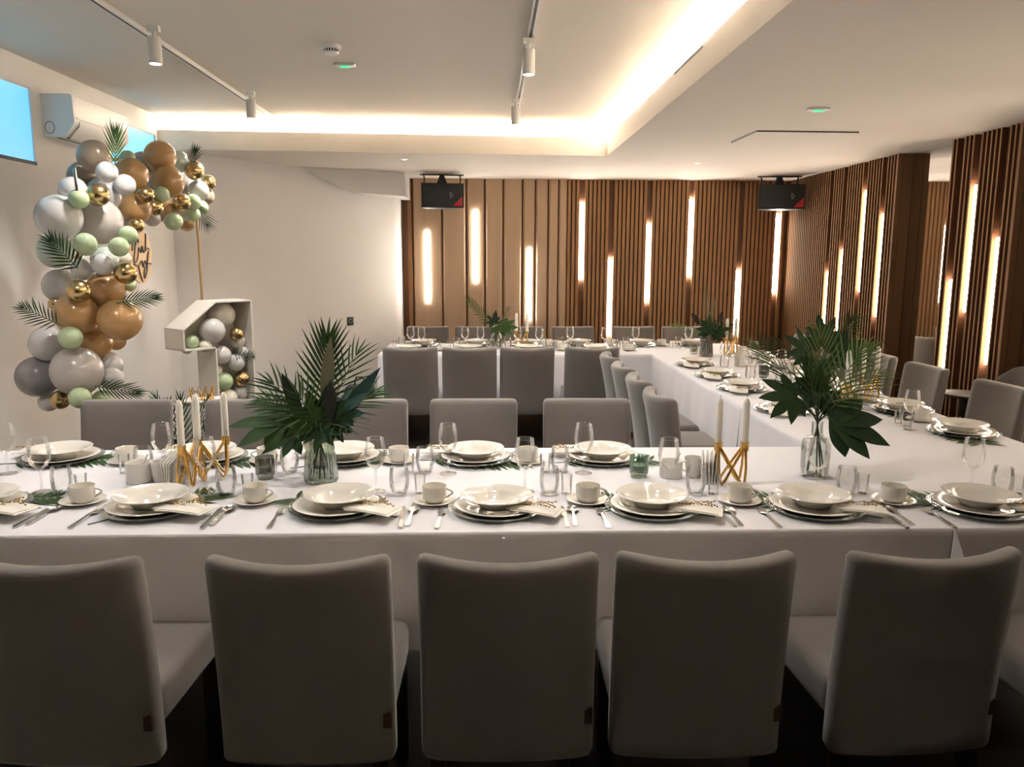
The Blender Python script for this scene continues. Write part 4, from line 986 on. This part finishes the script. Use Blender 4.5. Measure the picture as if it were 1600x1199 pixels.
# --- vase 5: back table
v5 = Vector((at_y(775, 530, 7.66).x, 7.66, zt))
t = empty('vase', v5, 'clear round-shouldered vase on the back table', 'vase', 'vases with foliage')
MB().lathe([(0, 0.0), (0.05, 0.0), (0.056, 0.01), (0.057, 0.10), (0.045, 0.135), (0.025, 0.15), (0.024, 0.17)], 24).build('bottle', 'vase_clear', t)
MB().lathe([(0, 0.012), (0.052, 0.014), (0.053, 0.09), (0, 0.09)], 20).build('water', 'water', t)
b5_ = empty('leaf_bouquet', v5, 'small green bouquet in the vase on the back table', 'bouquet', 'foliage bouquets')
stems(b5_, 5, 0.04, 0.018, 0.15, 5)
T5 = Vector((0, 0, 0.16))
add_fatsia(b5_, T5, (0.06, -0.02, 0.21), (0.8, -0.1, 0.25), (0, -0.8, 0.6), 0.17, 'leaf_green', 6, 90, 0.1, seed=51)
add_fatsia(b5_, T5, (0.0, -0.03, 0.20), (0.2, -0.3, -0.2), (0, -0.9, 0.5), 0.11, 'leaf_green', 6, 110, 0.1, seed=52)
add_fatsia(b5_, T5, (-0.02, 0.0, 0.25), (-0.3, 0, 0.8), (0, -1, 0.2), 0.11, 'leaf_dark', 6, 110, 0.1, seed=53)
add_frond(b5_, T5, (-0.72, 0, 1.0), (0.4, -0.8, 0.4), 0.40, 16, 0.10, 'leaf_green', droop=0.12, start=0.3, w=0.012, seed=54)
add_frond(b5_, T5, (0.45, 0, 1.0), (-0.4, -0.8, 0.4), 0.24, 12, 0.09, 'leaf_olive', droop=0.1, start=0.35, w=0.008, seed=55)
add_blade(b5_, (-0.005, 0, 0.24), (0.02, 0, 1), (0, -1, 0), 0.14, 0.04, 'leaf_black', 0.0, T5)

# ================================================================== BALLOON ARCH
# post positions of the gold frame
pL = Vector((-2.31, 4.61, 0)); pR = at_y(313, 420, 6.62); pR.z = 0
fr = empty('arch_frame', (pL + pR) / 2, 'slim gold metal arch frame behind the balloons', 'frame')
o0 = (pL + pR) / 2
arc = []
for k in range(13):
    a = math.pi * k / 12; q = pL.lerp(pR, 0.5 - 0.5 * math.cos(a)); arc.append(q - o0 + Vector((0, 0, 1.75 + 0.52 * math.sin(a) ** 0.7 if 0 < k < 12 else 1.75)))
MB().tube([pL - o0] + arc[:7], 0.011, 8).build('post', 'gold_matt', fr)
MB().tube([pR - o0] + arc[:5:-1], 0.011, 8).build('post', 'gold_matt', fr)
for q in (pL, pR):
    MB().rbox(q.x - o0.x - 0.20, q.x - o0.x + 0.20, q.y - o0.y - 0.02, q.y - o0.y + 0.02, 0, 0.012, 0.004).build('foot', 'gold_matt', fr)
q = at_y(119, 272, 4.33)
hk = tag(MB().tube([Vector((-0.002, 0, -0.09)), Vector((-0.006, 0, 0.03)), Vector((0.006, 0, 0.045)), Vector((0.03, 0, 0.04))], [0.008, 0.008, 0.004, 0.003], 7).build('hanging_hook', 'steel'), 'little grey metal hook sticking up among the balloons', 'hook'); hk.location = q

BAL = {}
def balloon_me(colr):
    if colr in BAL: return BAL[colr]
    prof = []
    for k in range(15):
        a = math.pi * k / 14; z = -math.cos(a); r_ = math.sin(a) * (1.0 - 0.05 * (-z if z < 0 else 0))
        prof.append((r_ if 0 < k < 14 else 0.0, z * (1.03 if z < 0 else 1.0)))
    prof = [(0, -1.14), (0.075, -1.13), (0.04, -1.06), (0.09, -1.015)] + prof[1:]
    BAL[colr] = MB().lathe(prof, 26).mesh('balloon', 'balloon_' + colr, 60); return BAL[colr]
NAME = dict(white='white', grey='pale grey', slate='dark grey', taupe='taupe', tan='caramel brown', mint='mint green', sage='grey-green', cream='cream', gold='shiny gold')
def size_word(r_): return 'big' if r_ > 0.088 else ('mid-sized' if r_ > 0.066 else 'small')
BL = [ # px, py, r px, colour, depth shift, where
 (147,245,24,'taupe',.12,'under the air conditioner at the top bend'), (129,276,21,'taupe',.15,'behind the hook at the upper left'), (167,269,15.5,'white',-.14,'below the upright frond at the top'),
 (200,246,10,'mint',.10,'peeping out right of the upright frond'), (205,274,25,'tan',-.02,'right of the upright frond'), (226,263,24,'grey',.18,'between two brown ones at the top'),
 (238,297,15,'white',.02,'above the pair of gold ones'), (195,289,15.5,'white',-.18,'overlapping a brown one near the top'), (163,303,25,'white',.04,'behind the upper gold one'),
 (114,298,20,'white',.02,'under the hook'), (123,311,14.5,'mint',-.10,'below the hook'), (153,305,16.5,'gold',-.20,'uppermost on the left column'),
 (92,340,33,'white',-.06,'farthest left near the top'), (154,346,34,'grey',-.04,'in the middle of the upper column'), (185,338,21,'grey',.06,'left of a brown one, upper column'),
 (211,325,23,'tan',-.06,'beside the paired gold ones'), (227,304,13,'gold',-.16,'upper one of the pair'), (241,324,13,'gold',-.16,'lower one of the pair'),
 (252,304,12,'mint',-.08,'between gold pair and big brown one'), (250,245,23,'tan',0,'highest on the right arm'), (279,253,16,'sage',.08,'behind the highest brown one'),
 (263,284,23,'tan',-.08,'in the middle of the right arm'), (291,290,19,'grey',.02,'on the right arm beside brown'), (310,298,15,'white',.0,'near the tip of the right arm'),
 (304,267,14,'gold',-.10,'upper one at the right tip'), (326,285,10.5,'gold',.02,'last one at the right tip'), (321,306,13,'taupe',.10,'behind white at the right tip'),
 (284,316,13,'gold',-.16,'low on the right arm'), (301,316,12,'mint',-.06,'under the white one at right tip'), (314,324,10.5,'mint',-.04,'lowest right beside the hanging frond'),
 (286,331,14,'cream',-.02,'under the low gold one'), (301,335,11,'mint',-.04,'right of the cream one'), (271,346,13.5,'mint',-.10,'hanging lowest on the right arm'),
 (291,348,13,'tan',.04,'at the top of the thin post'), (260,331,17,'tan',.08,'behind the cream one'), (237,341,12.5,'grey',.06,'below the gold pair'),
 (213,352,11.5,'gold',-.10,'just above the gold disc'), (200,368,14,'mint',-.10,'left of the gold disc, upper'), (186,386,14.5,'mint',-.16,'left of the gold disc, lower'),
 (133,382,17,'mint',-.20,'under the pale grey big one'), (86,393,25,'sage',.08,'behind the left-hand frond'), (164,406,20,'sage',.04,'behind two white ones mid column'),
 (160,413,16.5,'white',-.14,'right of a white pair mid column'), (129,421,16.5,'white',-.12,'left of a white pair mid column'), (94,447,25,'white',.10,'against the wall mid column'),
 (196,427,16.5,'gold',-.12,'touching the gold disc'), (123,455,17,'gold',-.22,'mid column beside brown'), (165,454,28,'tan',-.04,'uppermost of four, mid column'),
 (203,446,9,'mint',.06,'peeping out below the gold disc'), (119,491,32,'tan',-.08,'left of the low brown cluster'), (187,500,32,'tan',-.08,'right of the low brown cluster'),
 (149,535,25,'tan',-.06,'bottom of the low brown cluster'), (181,532,15,'tan',.10,'behind the low brown cluster'), (110,528,17.5,'mint',-.20,'left of the lowest brown one'),
 (74,538,26,'white',.02,'left of the lone low mint one'), (120,580,38,'grey',-.08,'lowest in the column'), (59,589,31,'slate',.02,'lowest at far left'),
 (171,571,20,'white',.04,'right of the lowest grey, upper'), (175,592,17.5,'white',-.02,'right of the lowest grey, lower'), (94,625,14.5,'gold',-.10,'at the very bottom'),
 (125,622,16.5,'mint',-.10,'at the very bottom, left one'), (160,626,16,'mint',-.04,'at the very bottom, right one'), (76,628,15,'white',.06,'at the very bottom behind gold'),
 (193,404,11,'cream',.06,'peeping out left of the gold disc'), (85,475,9,'gold',.08,'peeping out by the wall frond'), (142,640,15,'cream',.0,'behind chair top at the bottom')]
FS = [(4.46 + (px - 130) / 190 * 1.55 if py < 360 and px > 130 else 4.46) + dz * 0.92 for (px, py, r_, colr, dz, wh) in BL]
F0 = list(FS)
for it in range(40):               # let neighbours settle against each other in depth
    for i in range(len(BL)):
        for j in range(i):
            pi_, pj_ = at_y(BL[i][0], BL[i][1], FS[i]), at_y(BL[j][0], BL[j][1], FS[j])
            ri, rj = BL[i][2] * FS[i] / FPX, BL[j][2] * FS[j] / FPX
            ov = (ri + rj) * 0.93 - (pi_ - pj_).length
            if ov > 0:
                s_ = 1 if (BL[i][4], i) > (BL[j][4], j) else -1
                FS[i] += s_ * 0.012; FS[j] -= s_ * 0.012
    for i in range(len(BL)): FS[i] = min(max(FS[i], F0[i] - 0.22), F0[i] + 0.22)
for (px, py, r_, colr, dz, wh), f_ in zip(BL, FS):
    p = at_y(px, py, f_); rad = r_ * f_ / FPX * 1.02
    p.x = max(p.x, XL + rad + 0.02)
    o = link('balloon', balloon_me(colr), None, p)
    o.scale = (rad, rad, rad)
    # knot points back towards the frame
    ctr = Vector((pL.x - 0.02 + 0.1 * max(0, (f_ - 4.6) / 1.6), f_ + 0.06, p.z - 0.03))
    dirv = (p - ctr); dirv.normalize()
    o.rotation_euler = dirv.to_track_quat('Z', 'Y').to_euler()
    tag(o, '%s %s balloon %s' % (size_word(rad), NAME[colr], wh), 'balloon', 'balloons of the arch garland')
# fronds tucked in the garland
def gf(px, py, f_, tx, ty, tf, L, n, ll, lab, mt='leaf_dark', **k):
    a, b_ = at_y(px, py, f_), at_y(tx, ty, tf)
    nr = k.pop('nrm', (0.2, -1, 0.3))
    lone_frond(a, b_ - a, nr, (b_ - a).length, n, ll, lab, mt, **k)
gf(180, 258, 4.55, 181, 212, 4.55, 0, 12, 0.13, 'palm frond standing upright at the top of the balloon arch', 'leaf_green', droop=0.0, start=0.1, w=0.011, ang=0.5, seed=61, ldroop=0.03)
gf(295, 262, 5.75, 304, 238, 5.75, 0, 10, 0.10, 'small palm frond at the top of the right balloon arm', 'leaf_green', droop=0.0, start=0.1, w=0.010, ang=0.6, seed=62, ldroop=0.1)
gf(304, 318, 5.8, 322, 348, 5.8, 0, 12, 0.12, 'palm frond hanging below the right balloon arm', 'leaf_dark', droop=0.0, start=0.1, w=0.008, ang=0.7, seed=63)
gf(122, 420, 4.22, 82, 378, 4.20, 0, 15, 0.12, 'palm frond at left of the arch over the grey-green balloon', 'leaf_dark', droop=0.1, start=0.05, w=0.013, ang=0.9, seed=64)
gf(98, 510, 4.22, 35, 480, 4.25, 0, 16, 0.11, 'palm frond spreading to the wall beside brown balloons', 'leaf_dark', droop=0.1, start=0.15, w=0.010, ang=0.8, seed=65)
gf(182, 474, 4.28, 240, 463, 4.35, 0, 16, 0.09, 'palm frond pointing right below the gold disc', 'leaf_dark', droop=0.12, start=0.15, w=0.009, ang=0.7, seed=66)
gf(148, 604, 4.30, 207, 612, 4.3, 0, 16, 0.10, 'palm frond at the foot of the balloon column', 'leaf_dark', droop=0.15, start=0.1, w=0.010, ang=0.7, seed=67)

# gold disc sign with script
u_ = (pR - pL).normalized(); nrm = Vector((u_.y, -u_.x, 0))
q = at_y(219, 400, 5.08)
t = empty('round_sign', q, 'round gold sign with black script hanging on the balloon arch', 'sign')
t.rotation_euler.z = math.atan2(u_.y, u_.x)
MB().tube([(0, 0.004, 0), (0, -0.004, 0)], 0.172, 48).build('disc', 'gold_plate', t, sharp=30)
def stroke(pts, r_=0.004):
    P = [Vector((a, -0.007, b_)) for a, b_ in pts]; out = []
    for i in range(len(P) - 1):
        p0, p1, p2, p3 = P[max(i - 1, 0)], P[i], P[i + 1], P[min(i + 2, len(P) - 1)]
        for k in range(5):
            s_ = k / 5; out.append(0.5 * ((2 * p1) + (p2 - p0) * s_ + (2 * p0 - 5 * p1 + 4 * p2 - p3) * s_ * s_ + (3 * p1 - p0 - 3 * p2 + p3) * s_ ** 3))
    out.append(P[-1]); MB().tube(out, r_, 6).build('script_stroke', 'black_ink', t)
for pts in ([(-.13, .03), (-.10, .09), (-.06, .11), (-.09, .03), (-.11, -.04), (-.06, -.02), (-.03, .05)], [(-.03, .05), (0, .02), (.02, .06), (.04, .02), (.07, .05), (.09, .14)], [(.09, .14), (.08, .08), (.07, .03), (.10, .05), (.13, .04)],
            [(-.12, -.05), (-.05, -.06), (.0, -.03), (.02, -.07), (.05, -.03), (.08, -.06), (.10, .0), (.12, .03)], [(.12, .03), (.09, -.04), (.07, -.10), (.03, -.14), (.04, -.08), (.10, -.05), (.15, -.05)], [(-.08, .10), (-.05, .13), (-.03, .08)], [(-.05, -.06), (-.03, -.12), (0.0, -.16)]):
    stroke(pts)
MB().tube([(0, 0, 0.172), (0, 0, 0.36)], 0.002, 5).build('cord', 'gold_matt', t)

# number one: open box filled with balloons
a50 = R(50); ndir = Vector((math.sin(a50), -math.cos(a50), 0)); sdir = Vector((math.cos(a50), math.sin(a50), 0))
org = at_y(337, 545, 6.15)      # front face, left edge of the stem at the notch
dep = 0.27
def F3(s_, z, dd=0.0): return Vector((org.x, org.y, 0)) + sdir * s_ + ndir * (-dep + dd) + Vector((0, 0, z))
zn = org.z; zf = zn + 0.165; ztop = 1.29
SW = 0.34; FL = -0.26
outline = [(0, 0.0), (SW, 0.0), (SW, ztop), (0.02, ztop), (FL, zf), (FL, zn), (0, zn)]
t = empty('number_one_box', F3(SW / 2, 0, dep / 2), 'large white number one box filled with small balloons, standing by the wall', 'number box')
inv = F3(SW / 2, 0, dep / 2)
TH = 0.012
for i in range(len(outline)):
    (s0, z0), (s1, z1) = outline[i], outline[(i + 1) % len(outline)]
    P4 = [F3(s0, z0, 0) - inv, F3(s1, z1, 0) - inv, F3(s1, z1, dep) - inv, F3(s0, z0, dep) - inv]
    nn = (P4[1] - P4[0]).cross(P4[3] - P4[0]).normalized()
    cen = sum(P4, Vector()) / 4; c_in = F3(SW / 2, 0.8, dep / 2) - inv
    if nn.dot(c_in - cen) < 0: nn = -nn
    if i == 6 : nn = sdir.copy()
    if i == 5: nn = Vector((0, 0, 1))
    MB().prism(P4, nn * TH).build('side_panel', 'card_white', t, recalc=True)
MB().prism([F3(s_, z, 0) - inv for s_, z in outline], ndir * TH).build('back_panel', 'card_white', t, recalc=True)
nb = [ # s, z, r, depth, colour
 (0.16, 1.17, .105, .12, 'cream'), (0.02, 1.06, .10, .20, 'white'), (0.22, 1.02, .055, .22, 'gold'), (-.15, .985, .055, .19, 'mint'), (-.05, .945, .05, .21, 'cream'), (0.27, .95, .06, .15, 'cream'),
 (0.09, .86, .075, .20, 'white'), (0.21, .79, .07, .21, 'white'), (0.06, .74, .055, .15, 'cream'), (0.10, .65, .07, .20, 'mint'), (0.25, .655, .065, .21, 'gold'), (0.13, .50, .085, .18, 'cream'), (0.27, .53, .07, .14, 'white'), (0.25, .40, .065, .20, 'white'),
 (0.10, .34, .08, .18, 'white'), (0.23, .25, .07, .19, 'mint'), (0.10, .18, .075, .18, 'cream'), (0.24, .10, .075, .19, 'white'), (0.28, .87, .045, .20, 'white'), (-.17, .93, .04, .15, 'cream')]
wh_ = ['at top right', 'largest, at the top', 'upper', 'in the flag', 'left of upper gold', 'right of upper gold', 'above the frond', 'below the frond', 'at the left edge mid height', 'lower', 'lower, beside the wall panel', 'low left', 'behind lower gold', 'low right', 'near the floor, upper', 'near the floor', 'near the floor, lower', 'at the very foot', 'behind the frond', 'at the flag corner']
for (s_, z, r_, dd, colr), ww in zip(nb, wh_):
    o = link('balloon', balloon_me(colr), None, F3(s_, z, dd)); o.scale = (r_,) * 3; o.rotation_euler = ndir.to_track_quat('Z', 'Y').to_euler()
    tag(o, '%s balloon inside the number one box, %s' % (NAME[colr], ww), 'balloon', 'balloons in the number box')
p = F3(0.16, 0.86, dep)
lone_frond(p, sdir * 0.8 + Vector((0.1, 0, -0.15)), ndir, 0.15, 10, 0.085, 'small palm frond sticking out of the number one box', 'leaf_dark', droop=0.05, start=0.05, w=0.009, ang=0.9, seed=71)

# palm standing on the floor behind the chairs
q = at_y(285, 690, 5.0)
t = empty('potted_palm', (q.x, 5.0, 0), 'dark potted palm on the floor behind the front table chairs', 'plant')
MB().lathe([(0, 0), (0.10, 0), (0.13, 0.22), (0.135, 0.24), (0.12, 0.24), (0.115, 0.21), (0, 0.21)], 24).build('pot', 'black_plastic', t)
for k in range(9):
    a = k * 2.4; sp = 0.22 + 0.13 * (k % 3)
    add_frond(t, (0.02 * math.cos(a), 0.02 * math.sin(a), 0.2), (sp * math.cos(a), sp * 0.6 * math.sin(a), 1.0), (-math.cos(a), -math.sin(a), 0.6), 0.50 + 0.04 * (k % 3), 14, 0.13, 'leaf_dark', droop=0.12, start=0.35, w=0.012, ang=0.7, seed=80 + k)
# gold crown on a low plinth behind the chairs
q = at_y(316, 620, 5.3)
pt_ = empty('display_plinth', (q.x, 5.3, 0), 'low white plinth hidden behind the chairs under the gold crown', 'plinth')
MB().rbox(-0.10, 0.10, -0.10, 0.10, 0, q.z - 0.03, 0.006).build('plinth_body', 'card_white', pt_)
MB().rbox(-0.11, 0.11, -0.11, 0.11, q.z - 0.03, q.z - 0.015, 0.004).build('plinth_top', 'card_white', pt_)
cr = MB(); N = 10
for k in range(N):
    a0_, a1_, a2_ = [2 * math.pi * (k + d_) / N for d_ in (0, 0.5, 1)]
    cr.tube([(0.07 * math.cos(a0_), 0.07 * math.sin(a0_), 0.003), (0.078 * math.cos(a1_), 0.078 * math.sin(a1_), 0.075), (0.07 * math.cos(a2_), 0.07 * math.sin(a2_), 0.003)], 0.004, 6)
cr.tube([(0.07 * math.cos(2 * math.pi * k / 24), 0.07 * math.sin(2 * math.pi * k / 24), 0.004) for k in range(25)], 0.005, 6, False)
co = tag(cr.build('gold_crown', 'gold'), 'small gold wire crown showing above a chair by the number box', 'crown'); co.location = (q.x, 5.3, q.z - 0.015)
# black bag at the end of the back table
q = at_y(566, 600, 6.95)
t = empty('floor_bag', (q.x, 7.0, 0), 'black bag on the floor at the left end of back table', 'bag')
MB().rbox(-0.16, 0.10, -0.10, 0.10, 0, 0.50, 0.04, 2).build('bag_body', 'black_plastic', t)
MB().tube([(-0.08, 0, 0.49), (-0.06, 0, 0.57), (0.0, 0, 0.57), (0.02, 0, 0.49)], 0.008, 6).build('bag_handle', 'black_plastic', t)
